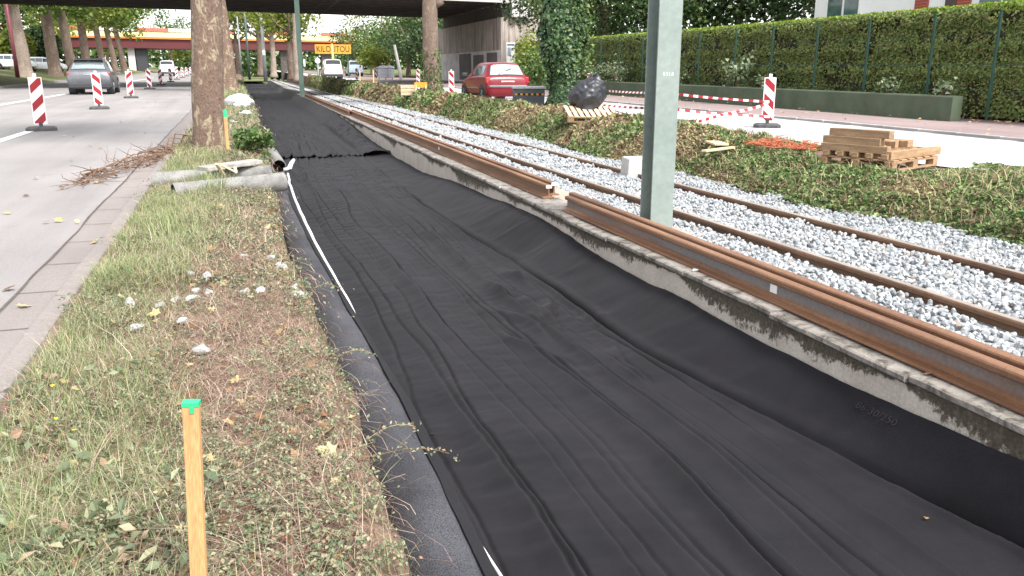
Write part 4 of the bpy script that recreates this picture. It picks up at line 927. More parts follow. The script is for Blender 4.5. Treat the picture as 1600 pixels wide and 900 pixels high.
V, Fs = leaf_quads(np.stack([HX(0)+.65+x-17.6, y-30, z-g(30)], 1), rng.uniform(.035, .08, n), 2.2, .2); mesh_np('top_growth', V, Fs, LM['hedge_top'], hd)
M['fence_green'] = plain('dark_green_paint', (.010, .042, .030), .6, var=.2, scale=3)
fn = thing('fence', 'row of dark green steel posts with wires along the face of the hedge', 'fence', (16.42, 30, g(30)))
for px in (1552, 1452, 1352, 1273, 1204, 1147, 1091, 1046, 1003, 967, 938):
    y = 16.42/math.tan(math.atan((px-800)/1344)+PSI); mb = MB(); zz = g(y)-g(30)
    mb.box((0, y-30, zz+1.30), (.05, .055, 2.4)); mb.box((.0, y-30, zz+2.515), (.065, .07, .03)); mb.build('post', M['fence_green'], fn, bevel=.006)
for k in (.75, 1.35, 2.0):
    MB().tube([(.05, 10-30, k-.1), (.05, 50-30, k+.1)], [.006, .006], 6).build('wire', M['fence_green'], fn)
pw = MB(); 
pp = [(0, -.05), (.0, .50), (.02, .53), (.30, .53), (.30, -.05)]
tag(pw.extrude(pp, [(15.9, 15.75, g(15.75)+.1), (15.9, 20, g(20)+.1), (15.9, 30, g(30)+.1), (15.9, 50, g(50)+.1)]).build('planter_wall', conc('green_mossy_concrete', (.05, .075, .045), (.09, .12, .075), (.10, .085, .065), (.52, .72), 1.6), smooth=False), 'long low green mossy concrete wall in front of the hedge', 'wall')
def shrub(px, Y, X, z0, h, wd, mat, label, n=500, ls=.10, name='shrub', cat='shrub', group=None, stems=7):
    t = thing(name, label, cat, (X, Y, z0), 0, group); st = MB(); C = []
    for k in range(stems):
        a = rnd.uniform(0, 6.28); q = rnd.uniform(.3, 1)*wd; hh = h*rnd.uniform(.55, 1); tip = Vector((math.cos(a)*q, math.sin(a)*q, hh)); midp = Vector((tip.x*.35, tip.y*.35, hh*.55))
        st.tube([(0, 0, -.05), midp, tip], [.012, .009, .004], 5)
        m_ = n//stems; u = rng.random(m_)**.6; P = np.outer(1-u, np.array(midp)*.8)+np.outer(u, np.array(tip)); C.append(P+rng.normal(size=P.shape)*wd*.22)
    C = np.concatenate(C); C[:, 2] = np.maximum(C[:, 2], .02)
    st.build('stems', LM['twig'], t); V, Fs = leaf_quads(C, rng.uniform(.6, 1.2, len(C))*ls, 1.25, .5); mesh_np('leaves', V, Fs, mat, t); return t
LM['pale_shrub'] = island('pale_shrub_leaf', [(0, (.06, .10, .04)), (.5, (.16, .21, .11)), (1, (.34, .38, .25))], .5, .25)
for px, h, wd, n, lab in ((1152, 1.25, .62, 420, 'tall pale-leaved shrub in front of the hedge behind the barrier tape'), (1395, .5, .32, 150, 'small pale-leaved plant on the planter wall, in front of the fifth post'), (1482, .5, .34, 130, 'grey-green plant near the right end of the planter wall'), (1060, .75, .4, 160, 'pale plant just right of the near grey pole'), (965, .85, .8, 420, 'leafy shrub on the planter wall behind the black bag'), (930, .8, .6, 300, 'low shrub at the far end of the planter wall, beside the ivy-clad trunk'), (1193, .55, .25, 110, 'small pale plant just left of the near right-hand marker')):
    Y = 16.25/math.tan(math.atan((px-800)/1344)+PSI); shrub(px, Y, 16.22, g(Y)+.5, h, wd, LM['pale_shrub'], lab, n, .12 if h > 1 else .10)
X = at_px(830, 37); shrub(0, 37, X, g(37)+.1, 2.6, 1.0, LM['lime'], 'yellow-green bush against the abutment, right of the red car', 1500, .13, stems=12)
X = at_px(845, 33); shrub(0, 33, X, g(33)+.1, 1.7, 1.0, LM['mid'], 'green bush between the red car and the ivy-clad trunk', 1200, .12, stems=12)
c = atg(396, 247); shrub(0, c[1], c[0], float(vz(c[0], c[1])), .30, .30, LM['mid'], 'broad-leaved green weeds at the foot of the plane tree', 420, .075, stems=12, cat='weeds', name='weed_clump')
# ================================================================== catenary poles
M['pole'] = pm('grey_green_pole_paint', [(.3, (.175, .215, .195)), (.55, (.215, .255, .235)), (.75, (.25, .285, .27))], 1.6, .55, bs=.08, bscale=60, bdist=.002, fine=.18)
M['pole_dark'] = pm('dark_green_pole_paint', [(.3, (.05, .09, .07)), (.7, (.09, .13, .105))], 2, .6)
def hbeam(bw, d, tf, tw):            # flanges across Y, web along Y
    b = bw/2; h = d/2; w2 = tw/2
    return [(-b, -h), (b, -h), (b, -h+tf), (w2, -h+tf), (w2, h-tf), (b, h-tf), (b, h), (-b, h), (-b, h-tf), (-w2, h-tf), (-w2, -h+tf), (-b, -h+tf)]
def hpole(label, X, Y, z0, bw, d, h, mat, rz, group='steel catenary poles'):
    t = thing('catenary_pole', label, 'pole', (X, Y, z0), rz, group); mb = MB(); pf = hbeam(bw, d, .016, .011); n = len(pf)
    mb.add([(x, y, -.4) for x, y in pf]+[(x, y, h) for x, y in pf], [(k, (k+1) % n, n+(k+1) % n, n+k) for k in range(n)]+[tuple(range(n)), tuple(range(n, 2*n))])
    mb.build('beam', mat, t, bevel=.003); return t
np_ = hpole('tall grey-green steel beam pole close to the camera, with small white number on it', 3.50, 6.62, -.08, .215, .22, 8.0, M['pole'], R(-1))
t = np_
# stencilled number on the flange that faces the camera
Mx = Matrix.Rotation(R(90), 4, 'X'); Mx.translation = Vector((.0, -.1115, 1.40))
text_mesh('painted_number', '0.51.0', .042, M['white'], np_, Mx, .0006)
MB().box((0, 0, -.01), (.5, .46, .10)).build('footing', bpy.data.materials['sandy_concrete'], np_, bevel=.01)
p2 = hpole('dark green catenary pole beside the track, in front of the dark bridge', at_px(470, 53), 53, tz(53)-.1, .26, .26, 9, M['pole_dark'], R(-10))
MB().box((.24, -.05, 2.05), (.10, .05, .42)).build('sign_plate', M['white'], p2)
def mast(label, px, Y, r, h, mat, z0=None, group='thin masts between the two bridges'):
    t = thing('mast', label, 'pole', (at_px(px, Y), Y, g(Y)-.2 if z0 is None else z0), 0, group); MB().tube([(0, 0, -.2), (0, 0, h*.5), (0, 0, h)], [r, r*.85, r*.6], 10).build('shaft', mat, t, smooth=True); return t
ml = mast('pale grey mast standing by the rails beyond the dark bridge', 414, 100, .22, 9, plain('galvanised_grey', (.40, .43, .43), .5, .2))
MB().box((0, -.24, 2.9), (.30, .05, .55)).build('sign_plate', M['white'], ml)
mast('thin dark green mast left of the pale grey one', 389, 112, .16, 9, M['pole_dark'])
mast('thin grey mast furthest left near the vanishing rails', 377, 125, .13, 8, plain('mast_grey', (.25, .28, .28), .6))
mast('thin grey sign post with a round white disc, left of the white van', 497, 92, .09, 2.4, bpy.data.materials['galvanised_grey'])
sgn = bpy.data.objects['mast.003']; MB().cyl((0, -.10, 2.0), .27, .04, 20, axis='Y').build('sign_disc', M['white'], sgn)
X = at_px(26, 73); rp_ = thing('lamp_column', 'dark red metal column leaning against the view at the far left', 'pole', (X, 73, bank(X, 73)))
MB().tube([(0, 0, -.2), (0, 0, 1.2), (-.1, 0, 8)], [.16, .14, .11], 12).build('shaft', plain('dark_red_paint', (.16, .035, .045), .55), rp_, smooth=True)
wr = MB()
for xo, z in ((4.87, 5.1), (4.87, 5.75)): wr.tube([(xo+DR*y, y, z+.02*math.cos(y*.3)) for y in range(35, 200, 5)], [.012]*33, 5)
tag(wr.build('overhead_wire', plain('copper_wire', (.03, .03, .03), .6)), 'overhead tram wires running above the track under the bridge', 'wire')

# ================================================================== traffic beacons
M['red'] = plain('beacon_red', (.27, .009, .016), .5, var=.1)
M['bwhite'] = pm('beacon_white', [(.3, (.62, .61, .60)), (.7, (.76, .75, .74))], 5, .5, fine=.1)
M['rubber'] = pm('grey_rubber', [(.3, (.05, .05, .052)), (.7, (.09, .09, .09))], 9, .85)
def clip_band(poly, a, b, k):
    def cl(P, f):
        out = []
        for i in range(len(P)):
            p, q = P[i], P[(i+1) % len(P)]; fp, fq = f(p), f(q)
            if fp >= 0: out.append(p)
            if fp*fq < 0: s = fp/(fp-fq); out.append((p[0]+(q[0]-p[0])*s, p[1]+(q[1]-p[1])*s))
        return out
    v = lambda p: p[1]+k*p[0]
    P = cl(poly, lambda p: v(p)-a); return cl(P, lambda p: b-v(p)) if P else []
def beacon_mesh(k, hp=.93, wdt=.245):
    mb = MB(); z0 = .13; mb.box((0, 0, z0+hp/2), (wdt, .036, hp))
    e = .018; rect = [(-wdt/2+e, z0+e), (wdt/2-e, z0+e), (wdt/2-e, z0+hp-e), (-wdt/2+e, z0+hp-e)]
    per = .36
    for i in range(-3, 6):
        P = clip_band(rect, z0-.02+i*per, z0-.02+i*per+per*.47, k)
        if len(P) >= 3:
            for s in (-1, 1): mb.add([(x, s*.0195, z) for x, z in P], [tuple(range(len(P)))], 1)
    return mb
def beacon(label, X, Y, z, rz, k, dark=False):
    t = thing('traffic_beacon', label, 'traffic beacon', (X, Y, z), rz, 'red and white traffic beacons')
    beacon_mesh(k).build('panel', [M['bwhite'], M['red']], t)
    fb = MB(); pts = [(-.28, -.15), (-.20, -.20), (.20, -.20), (.28, -.15), (.28, .15), (.20, .20), (-.20, .20), (-.28, .15)]; n = 8
    fb.add([(x, y, 0) for x, y in pts]+[(x, y, .055) for x, y in pts]+[(x*.82, y*.8, .085) for x, y in pts], [(k_+j*n, (k_+1) % n+j*n, (k_+1) % n+(j+1)*n, k_+(j+1)*n) for j in (0, 1) for k_ in range(n)]+[tuple(range(n)), tuple(range(2*n, 3*n))]); fb.box((0, 0, .12), (.07, .05, .10))
    fb.build('foot', M['rubber'], t)
    MB().box((0, 0, 1.095), (.07, .03, .08)).build('handle', M['bwhite'], t, bevel=.008)
    return t
S = .9
for i, (px, Y, s, lab) in enumerate(((52, 19.4, -1, 'nearest red and white beacon on the left road, at the end of the white line'), (148, 28.6, 1, 'red and white beacon in front of the right rear corner of the grey car'), (200, 38, -1, 'red and white beacon just right of the grey car, third along the left road'), (231, 52, 1, 'fourth beacon along the left road, its panel leaning a little'), (249, 63, -1, 'fifth beacon along the left road, before the far white van'), (265, 75, 1, 'sixth beacon along the left road, in front of the far white van'), (275, 88, -1, 'seventh beacon along the left road, right of the far white van'), (284, 102, 1, 'eighth beacon along the left road'), (291, 116, -1, 'ninth beacon along the left road, among the small far ones'), (297, 131, 1, 'tenth beacon along the left road, among the small far ones'), (302, 147, -1, 'furthest beacon visible left of the thick front trunk'))):
    beacon(lab, at_px(px, Y), Y, g(Y), R(8 if i != 3 else -4), s*.95)
for px, Y, s, rz, lab in ((1205, 15.9, 1, -30, 'nearest beacon on the right road, standing on a dark rubber foot beside the barrier tape'), (924, 26.5, 1, -22, 'beacon on the right road half hidden behind the black bag'), (705, 38.2, 1, -10, 'red and white beacon beside the concrete abutment, left of the red car'), (653, 60, 1, -6, 'small beacon showing just left of the trunk with the burr'), (587, 64, 1, -48, 'beacon turned edge-on beside the grey wheeled bins'), (557, 78, 1, -8, 'far beacon in front of the pale blue van')):
    beacon(lab, at_px(px, Y), Y, g(Y)+.004, R(rz), s*.95)

# ================================================================== barrier tapes
def ribbon(name, label, pts, wd=.055, seg=.11, sag=.03, zl=0):
    mb = MB(); acc = 0
    P = []
    for a, b in zip(pts[:-1], pts[1:]):
        a = Vector(a); b = Vector(b); n = max(3, int((b-a).length/seg))
        for i in range(n):
            t_ = i/n; q = a.lerp(b, t_); q.z -= sag*math.sin(math.pi*t_); P.append(q)
    P.append(Vector(pts[-1]))
    for i in range(len(P)-1):
        tw = .5*math.sin(i*.21)+.25; d = (P[i+1]-P[i]).normalized(); s_ = d.cross(Vector((0, 0, 1))).normalized(); u = (Vector((0, 0, 1))*math.cos(tw)+s_*math.sin(tw))*wd/2
        mb.add([P[i]-u, P[i+1]-u, P[i+1]+u, P[i]+u], [(0, 1, 2, 3)], i % 2)
    return tag(mb.build(name, [M['bwhite'], M['red']]), label, 'tape', 'red and white barrier tapes')
mk = Vector((at_px(1205, 15.9), 15.9, g(16)))
def lift(px, py, Y): X = at_px(px, Y); return (X, Y, zat(py, X, Y))
ribbon('barrier_tape', 'upper red and white tape stretched from the near right beacon to behind the near pole', [lift(1206, 158, 15.85), lift(1040, 144, 17.5), lift(950, 141, 21)], sag=.02)
ribbon('barrier_tape', 'lower red and white tape stretched from the near right beacon to behind the near pole', [lift(1208, 181, 15.8), lift(1040, 168, 16.6), lift(944, 163, 19)], sag=.02)
ribbon('barrier_tape', 'slanting red and white tape crossing between the two strands at the near right beacon', [lift(1204, 161, 15.8), lift(1135, 177, 15.5), lift(1060, 196, 15.0)], sag=.02)
ribbon('barrier_tape', 'red and white tape along the dirt edge of the right road, beside the near pole', [lift(942, 190, 18.6), lift(1000, 200, 16.6), lift(1060, 205, 15.2), lift(1093, 212, 14.4)], sag=.01)
ribbon('barrier_tape', 'thin slack tape low across the pale right road, from pallet to red pin', [lift(945, 166, 18.6), lift(1000, 180, 17.6), lift(1092, 187, 14.5)], sag=.02, wd=.03)
tag(MB().tube([lift(1092, 214, 14.4), lift(1092, 184, 14.4)], [.010, .010], 6).build('marker_pin', M['red']), 'thin red pin holding the low tape at the edge of the right road', 'pin')
tag(MB().tube([lift(943, 194, 18.55), lift(943, 164, 18.55)], [.010, .010], 6).build('marker_pin', M['red']), 'thin red pin beside the pallet under the black bag', 'pin')

# ================================================================== vehicles
M['tyre'] = plain('black_tyre', (.018, .018, .019), .85)
M['rim'] = plain('silver_rim', (.42, .43, .44), .35, .7)
M['glass'] = glass('car_glass', (.035, .055, .06))
M['glass_lit'] = plain('sky_mirroring_glass', (.42, .48, .48), .08, .75, var=.1, scale=2)
M['dark_plastic'] = plain('dark_plastic', (.035, .036, .04), .6)
M['lamp_red'] = plain('tail_lamp_red', (.42, .02, .03), .25, coat=.5)
M['plate'] = plain('plate_white', (.72, .72, .68), .45)
def ring(s):
    x, zb, zs, zt, ws, wt = s
    h = [(0, zb), (ws*.80, zb), (ws*.97, zb+.10), (ws*1.005, zb+(zs-zb)*.55), (ws*.985, zs-.02), (ws*.955, zs), (wt*1.0, zt-.10 if zt-zs > .3 else zs+(zt-zs)*.6), (wt*.93, zt-.035 if zt-zs > .3 else zs+(zt-zs)*.85), (wt*.74, zt), (0, zt+.018)]
    return [(x, -y, z) for y, z in h] + [(x, y, z) for y, z in reversed(h[1:-1])]
def lerpq(q, u, v):
    a, b, c, d = [Vector(p) for p in q]; return a.lerp(b, u).lerp(d.lerp(c, u), v)
def panel(mb, q, m0, m1, n0, n1, off, mi=0, ctr=None):
    P = [lerpq(q, m0, n0), lerpq(q, 1-m1, n0), lerpq(q, 1-m1, 1-n1), lerpq(q, m0, 1-n1)]
    nrm = (P[1]-P[0]).cross(P[3]-P[0]).normalized(); mid_ = sum(P, Vector())/4
    if (mid_-ctr).dot(nrm) < 0: nrm = -nrm
    mb.add([p+nrm*off for p in P], [(0, 1, 2, 3)], mi)
def strip_panel(mb, V, n, i, ids, u0, u1, off, side):
    ids = list(ids); A_ = [V[i*n+k] for k in ids]; B_ = [V[(i+1)*n+k] for k in ids]
    A_[0] = A_[0].lerp(A_[1], side*2); B_[0] = B_[0].lerp(B_[1], side*2); A_[-1] = A_[-1].lerp(A_[-2], side*2); B_[-1] = B_[-1].lerp(B_[-2], side*2)
    c = (A_[len(ids)//2]+B_[len(ids)//2])/2; nr = (B_[-1]-A_[0]).cross(B_[0]-A_[-1]).normalized()
    if nr.z < 0: nr = -nr
    vs = [a_.lerp(b_, u0)+nr*off for a_, b_ in zip(A_, B_)]+[a_.lerp(b_, u1)+nr*off for a_, b_ in zip(A_, B_)]; m_ = len(ids)
    mb.add(vs, [(k, k+1, m_+k+1, m_+k) for k in range(m_-1)])
def car(name, label, cat, X, Y, z, rz, st, paint, Wh, cab, wheels, wr, opts, group=None):
    """st: stations rear->front along local +X ; car faces local +X"""
    t = thing(name, label, cat, (X, Y, z), rz, group); n = 18; mb = MB(); vs = []
    for s in st: vs += ring(s)
    fs = [(i*n+k, i*n+(k+1) % n, (i+1)*n+(k+1) % n, (i+1)*n+k) for i in range(len(st)-1) for k in range(n)] + [tuple(range(n)), tuple((len(st)-1)*n+k for k in range(n))]
    mb.add(vs, fs); b = mb.build('body', paint, t, smooth=True, angle=38, bevel=.012)
    ctr = Vector((st[len(st)//2][0], 0, .6)); V = [Vector(v) for v in vs]
    for sg in (0, 1):                                   # side windows
        for (i, m0, m1) in cab['side']:
            a, c = (5, 6) if sg == 0 else (13, 12); w_ = MB()
            q = [V[i*n+a], V[(i+1)*n+a], V[(i+1)*n+c], V[i*n+c]]; panel(w_, q, m0, m1, .10, .04, .006, 0, ctr); w_.build('side_window', M['glass'], t)
    i = cab['rear']; w_ = MB(); q = [V[i*n+8], V[i*n+10], V[(i+1)*n+10], V[(i+1)*n+8]]; pn = cab.get('rear_in', (.02, .02, .10, .10))
    fr_ = MB(); strip_panel(fr_, V, n, i, range(7, 12), -.01, 1.0, .008, 0.0); fr_.build('window_surround', M['dark_plastic'], t)
    strip_panel(w_, V, n, i, range(7, 12), pn[2], 1-pn[3], .016, .10); rw_ = w_.build('rear_window', M['glass_lit'], t); q = [V[i*n+7], V[i*n+11]]
    if opts.get('wiper'): MB().bar((q[0]+Vector((-.02, .95, .12)))[:], (q[0]+Vector((.10, .45, .26)))[:], .02, .02).build('wiper', M['dark_plastic'], rw_)
    i = cab['front']; q = [V[(i+1)*n+7], V[(i+1)*n+11], V[i*n+11], V[i*n+7]]; w_ = MB(); panel(w_, q, .04, .04, .06, .06, .008, 0, ctr); w_.build('windscreen', M['glass'], t)
    for x in wheels:
        for sg in (-1, 1):
            wh = MB(); wy = sg*(Wh/2-.085); pr = [(wr*.62, -.09), (wr*.93, -.095), (wr, -.06), (wr, .06), (wr*.93, .095), (wr*.62, .09)]; N = 22
            wh.add([(x+r_*math.cos(2*math.pi*k/N), wy+yy_, wr+r_*math.sin(2*math.pi*k/N)) for r_, yy_ in pr for k in range(N)], [(j*N+k, j*N+(k+1) % N, (j+1)*N+(k+1) % N, (j+1)*N+k) for j in range(5) for k in range(N)])
            wo = wh.build('wheel', M['tyre'], t, smooth=True)
            rm = MB(); rm.cyl((x, wy+sg*.055, wr), wr*.63, .04, 20, axis='Y')
            for k in range(5): a = 2*math.pi*k/5; rm.bar((x, wy+sg*.08, wr), (x+wr*.58*math.cos(a), wy+sg*.08, wr+wr*.58*math.sin(a)), .05, .02)
            rm.build('rim', M['rim'], wo)
            ar = MB(); ar.cyl((x, sg*(Wh/2-.145), wr+.02), wr*1.17, .29, 22, axis='Y'); ar.build('wheel_arch', M['dark_plastic'], t)
    for sg in (-1, 1):
        l = opts['lamp']; mb = MB(); mb.box((l[0], sg*l[1], l[2]), (l[3], l[4], l[5]), rot=Matrix.Rotation(opts.get('lrot', 0), 3, 'Y')); mb.build('tail_lamp', M['lamp_red'], t, bevel=.015)
        mm = opts['mirror']; MB().box((mm[0], sg*mm[1], mm[2]), (.14, .20, .15)).build('mirror', opts.get('mirror_mat', paint), t, bevel=.03)
        for xx in opts.get('handles', ()): MB().box((xx, sg*(Wh/2+.0), opts['hz']), (.16, .03, .035)).build('door_handle', paint, t, bevel=.008)
    pz = opts['plate']; MB().box((pz[0], 0, pz[1]), (.015, .50, .12)).build('number_plate', M['plate'], t)
    if 'bumper' in opts:
        for bx in opts['bumper']: MB().box(bx[0], bx[1]).build('bumper_strip', opts['bumper_mat'], t, bevel=.03)
    return t
paint_red = pm('deep_red_car_paint', [(.4, (.155, .006, .012)), (.6, (.19, .008, .015))], 2, .35, spec=.3, coat=.2)
paint_grey = pm('grey_metallic_car_paint', [(.4, (.105, .108, .12)), (.6, (.135, .138, .15))], 2, .38, .35, spec=.45, coat=.3)
paint_white = pm('white_car_paint', [(.4, (.72, .73, .74)), (.6, (.78, .78, .79))], 2, .35, spec=.5, coat=.6)
hatch = [(0.0, .40, .55, .62, .66, .64), (.035, .27, .72, .82, .785, .72), (.10, .22, .84, .93, .815, .72), (.16, .2, .90, .965, .82, .715), (.40, .2, .93, 1.33, .825, .60), (.62, .2, .93, 1.405, .825, .615), (1.1, .2, .92, 1.425, .825, .63), (1.75, .2, .90, 1.42, .825, .63), (2.12, .2, .88, 1.35, .82, .61), (2.85, .2, .84, .93, .81, .70), (3.45, .2, .74, .80, .78, .68), (3.70, .22, .62, .68, .72, .60), (3.80, .32, .5, .54, .60, .5)]
car('hatchback_car', 'dark red hatchback driving away on the right road in front of the abutment', 'car', at_px(794, 29.9), 29.9, g(30), R(90+1), hatch, paint_red, 1.66, {'side': [(5, .1, .02), (6, .03, .04), (7, .04, .03), (8, .02, .55)], 'rear': 3, 'front': 8, 'rear_in': (.03, .03, .06, .02)}, (.60, 3.07), .295,
    {'lamp': (.105, .755, .80, .13, .13, .20), 'mirror': (2.55, .93, .98), 'mirror_mat': M['dark_plastic'], 'plate': (.025, .71), 'wiper': True, 'handles': (1.25, 2.05), 'hz': .83,
     'bumper': [((.03, 0, .575), (.14, 1.46, .085)), ((.42, .812, .565), (.30, .03, .06)), ((.42, -.812, .565), (.30, .03, .06)), ((1.75, .83, .50), (1.5, .025, .05)), ((1.75, -.83, .50), (1.5, .025, .05))], 'bumper_mat': plain('grey_bumper', (.17, .17, .18), .6)})
k = 1.12
suv = [(0.0, .52, .72, .80, .76, .72), (.05, .42, .86, .98, .88, .80), (.14, .30, .98, 1.06, .915, .80), (.22, .25, 1.02, 1.10, .92, .80), (.60, .25, 1.06, 1.50, .92, .66), (.84, .25, 1.05, 1.575, .92, .665), (1.4, .25, 1.03, 1.60, .92, .68), (2.1, .25, 1.01, 1.585, .92, .68), (2.5, .25, .99, 1.50, .915, .66), (3.3, .25, .95, 1.04, .90, .78), (4.0, .25, .84, .90, .87, .74), (4.3, .28, .68, .74, .80, .66), (4.4, .4, .55, .58, .66, .55)]
sv = car('suv', 'grey sport utility car with a black roof driving away on the left road', 'car', at_px(137, 43), 43, g(43), R(90+2), suv, paint_grey, 1.86, {'side': [(5, .15, .03), (6, .03, .04), (7, .04, .03), (8, .02, .5)], 'rear': 3, 'front': 8, 'rear_in': (.02, .02, .08, .10)}, (.78, 3.45), .345,
    {'lamp': (.10, .70, .93, .10, .38, .10), 'mirror': (3.0, 1.02, 1.08), 'plate': (.02, .72), 'handles': (1.6, 2.6), 'hz': .93, 'bumper': [((.10, 0, .40), (.22, 1.72, .20)), ((2.1, .905, .32), (2.2, .04, .12)), ((2.1, -.905, .32), (2.2, .04, .12))], 'bumper_mat': M['dark_plastic']})
rf = MB(); rf.box((1.55, 0, 1.603), (1.5, 1.16, .03)); rf.box((.58, 0, 1.545), (.36, 1.26, .035)); rf.build('black_roof', plain('black_gloss', (.02, .02, .022), .2, coat=.8), sv, bevel=.012)
MB().box((.012, 0, .90), (.02, .40, .04)).build('tail_badge_strip', M['rim'], sv)
van = [(0.0, .42, .98, 1.20, .84, .78), (.05, .32, 1.02, 1.45, .90, .76), (.12, .28, 1.04, 1.84, .92, .74), (.3, .28, 1.04, 1.90, .92, .75), (1.6, .28, 1.04, 1.92, .92, .76), (2.5, .28, 1.02, 1.90, .92, .76), (2.9, .28, 1.0, 1.80, .92, .74), (3.55, .28, .98, 1.12, .90, .80), (4.1, .28, .86, .94, .86, .76), (4.35, .34, .66, .72, .76, .64), (4.42, .42, .55, .58, .66, .55)]
def mkvan(label, px, Y, paint, rz, name='van', dx=0):
    return car(name, label, 'van', at_px(px, Y)+dx, Y, g(Y), R(rz), van, paint, 1.86, {'side': [(4, .3, .05), (5, .03, .05), (6, .03, .4)], 'rear': 1, 'front': 6, 'rear_in': (.46, .46, .9, .02)}, (.75, 3.5), .31,
        {'lamp': (.06, .86, .98, .09, .09, .34), 'mirror': (3.2, 1.06, 1.1), 'plate': (.012, .66), 'handles': (), 'hz': .9, 'bumper': [((.04, 0, .40), (.16, 1.8, .22))], 'bumper_mat': M['dark_plastic']})
mkvan('white van with dark rear bumper on the right road, below the yellow sign', 521, 86, paint_white, 89)
mkvan('pale blue van far along the right road, beside the green bush', 556, 108, plain('pale_blue_paint', (.36, .45, .55), .4, coat=.5), 89)
mkvan('white van far along the left road, behind the line of beacons', 261, 118, paint_white, 91)
for px, Y, lab in ((19, 94, 'white parked car behind the red column at the far left'), (67, 96, 'white parked car between the first two plane trunks')):
    X = at_px(px, Y); car('parked_car', lab, 'car', X-1.6, Y, bank(X, Y), R(4), hatch, paint_white, 1.66, {'side': [(5, .1, .02), (6, .03, .04), (7, .04, .03), (8, .02, .55)], 'rear': 3, 'front': 8, 'rear_in': (.03, .03, .06, .02)}, (.60, 3.07), .295, {'lamp': (.105, .755, .80, .13, .13, .20), 'mirror': (2.55, .93, .98), 'plate': (.025, .71), 'handles': (), 'hz': .83}, 'parked white cars')

# ================================================================== bridges
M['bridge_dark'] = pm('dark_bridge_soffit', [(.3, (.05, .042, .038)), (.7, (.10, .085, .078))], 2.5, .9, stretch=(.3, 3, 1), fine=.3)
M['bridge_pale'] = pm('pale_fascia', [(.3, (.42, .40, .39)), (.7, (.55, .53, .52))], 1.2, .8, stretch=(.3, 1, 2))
def streaky(name, lo, hi, dark):
    m, nt, b = _nt(name); c = ramp(nt, [(.3, lo), (.7, hi)], noise(nt, coords(nt), 1.2, 6))
    st = noise(nt, coords(nt, (2.6, 2.6, .12)), 1.6, 6, .65); c = mixc(nt, ramp(nt, [(.45, (0, 0, 0)), (.62, (.85, .85, .85))], st), c, dark)
    nt.links.new(c, b.inputs['Base Color']); b.inputs['Roughness'].default_value = .9; bump(nt, b, noise(nt, coords(nt), 12, 5), .3, .02); return m
M['abut'] = streaky('streaked_abutment_concrete', (.33, .28, .25), (.47, .415, .375), (.16, .12, .10))
SK = .2
def by(x, off): return 57.5 + SK*(x-18) + off
br = thing('road_bridge', 'dark concrete road bridge crossing over the roads and the track', 'bridge', (0, 0, 0))
def slab(mb, x0, x1, o0, o1, z0, z1, mi=0):
    mb.add([(x, by(x, o), z) for z in (z0, z1) for (x, o) in ((x0, o0), (x1, o0), (x1, o1), (x0, o1))], [(3, 2, 1, 0), (4, 5, 6, 7), (0, 1, 5, 4), (1, 2, 6, 5), (2, 3, 7, 6), (3, 0, 4, 7)], mi)
UZ = 5.85
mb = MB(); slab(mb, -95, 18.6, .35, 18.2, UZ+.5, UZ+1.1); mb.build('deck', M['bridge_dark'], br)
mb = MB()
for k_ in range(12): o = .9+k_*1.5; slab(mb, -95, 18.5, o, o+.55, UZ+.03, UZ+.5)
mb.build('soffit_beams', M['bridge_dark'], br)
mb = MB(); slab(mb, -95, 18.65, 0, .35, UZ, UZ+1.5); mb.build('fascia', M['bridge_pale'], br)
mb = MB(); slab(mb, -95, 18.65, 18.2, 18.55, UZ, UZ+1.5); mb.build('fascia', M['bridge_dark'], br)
mb = MB(); slab(mb, 18.0, 25.5, .6, 20, -.3, UZ-.92); mb.build('abutment', M['abut'], br)
mb = MB(); slab(mb, 18.12, 18.9, .6, 18.4, UZ-.92, UZ-.02); mb.build('bearing_beam', M['bridge_dark'], br)
mb = MB(); slab(mb, 18.7, 19.25, .1, .9, UZ-.9, UZ+2.4); mb.build('end_block', M['bridge_pale'], br)
mb = MB(); slab(mb, 19.4, 20.2, .2, .9, UZ-.9, UZ+2.4); mb.build('end_block', M['bridge_pale'], br)
mb = MB(); slab(mb, 20.2, 25.5, 1.1, 20, UZ-.92, UZ+1.4); mb.build('wing_wall', M['abut'], br)
wp = plain('pale_wash_paint', (.55, .52, .515), .85, var=.2, scale=1.2); dp = plain('dark_grey_patch', (.13, .115, .115), .85, var=.2, scale=1.2)
def lpatch(o0, o1, z0, z1, m, nm, d):
    mb = MB(); mb.add([(18.0-d, by(18, o), z) for o, z in ((o0, z0), (o1, z0), (o1, z1), (o0, z1))], [(0, 1, 2, 3)]); return mb.build(nm, m, br)
lpatch(.62, 19.5, .3, 2.75, wp, 'painted_band', .006)
for o0, o1, z1 in ((1.5, 4.2, 2.6), (5.0, 8.0, 2.5), (8.6, 12.4, 2.65)): lpatch(o0, o1, .6, z1, dp, 'painted_patch', .012)
X0 = 18.75; po = thing('poster', 'white notice board with blue heading fixed to the front of the abutment', 'poster', (X0, by(X0, .57), 2.5), math.atan(SK))
MB().box((0, 0, 0), (.70, .03, 1.5)).build('board', M['white'], po)
pb_ = MB(); pb_.box((0, -.018, .60), (.58, .006, .12)); pb_.build('heading', plain('poster_blue', (.10, .17, .32), .6), po)
pb_ = MB(); pb_.box((-.13, -.018, .12), (.26, .006, .58)); pb_.box((.16, -.018, .30), (.18, .006, .2)); pb_.box((.15, -.018, -.3), (.12, .006, .3)); pb_.build('printed_panel', plain('poster_grey', (.28, .30, .40), .6), po)

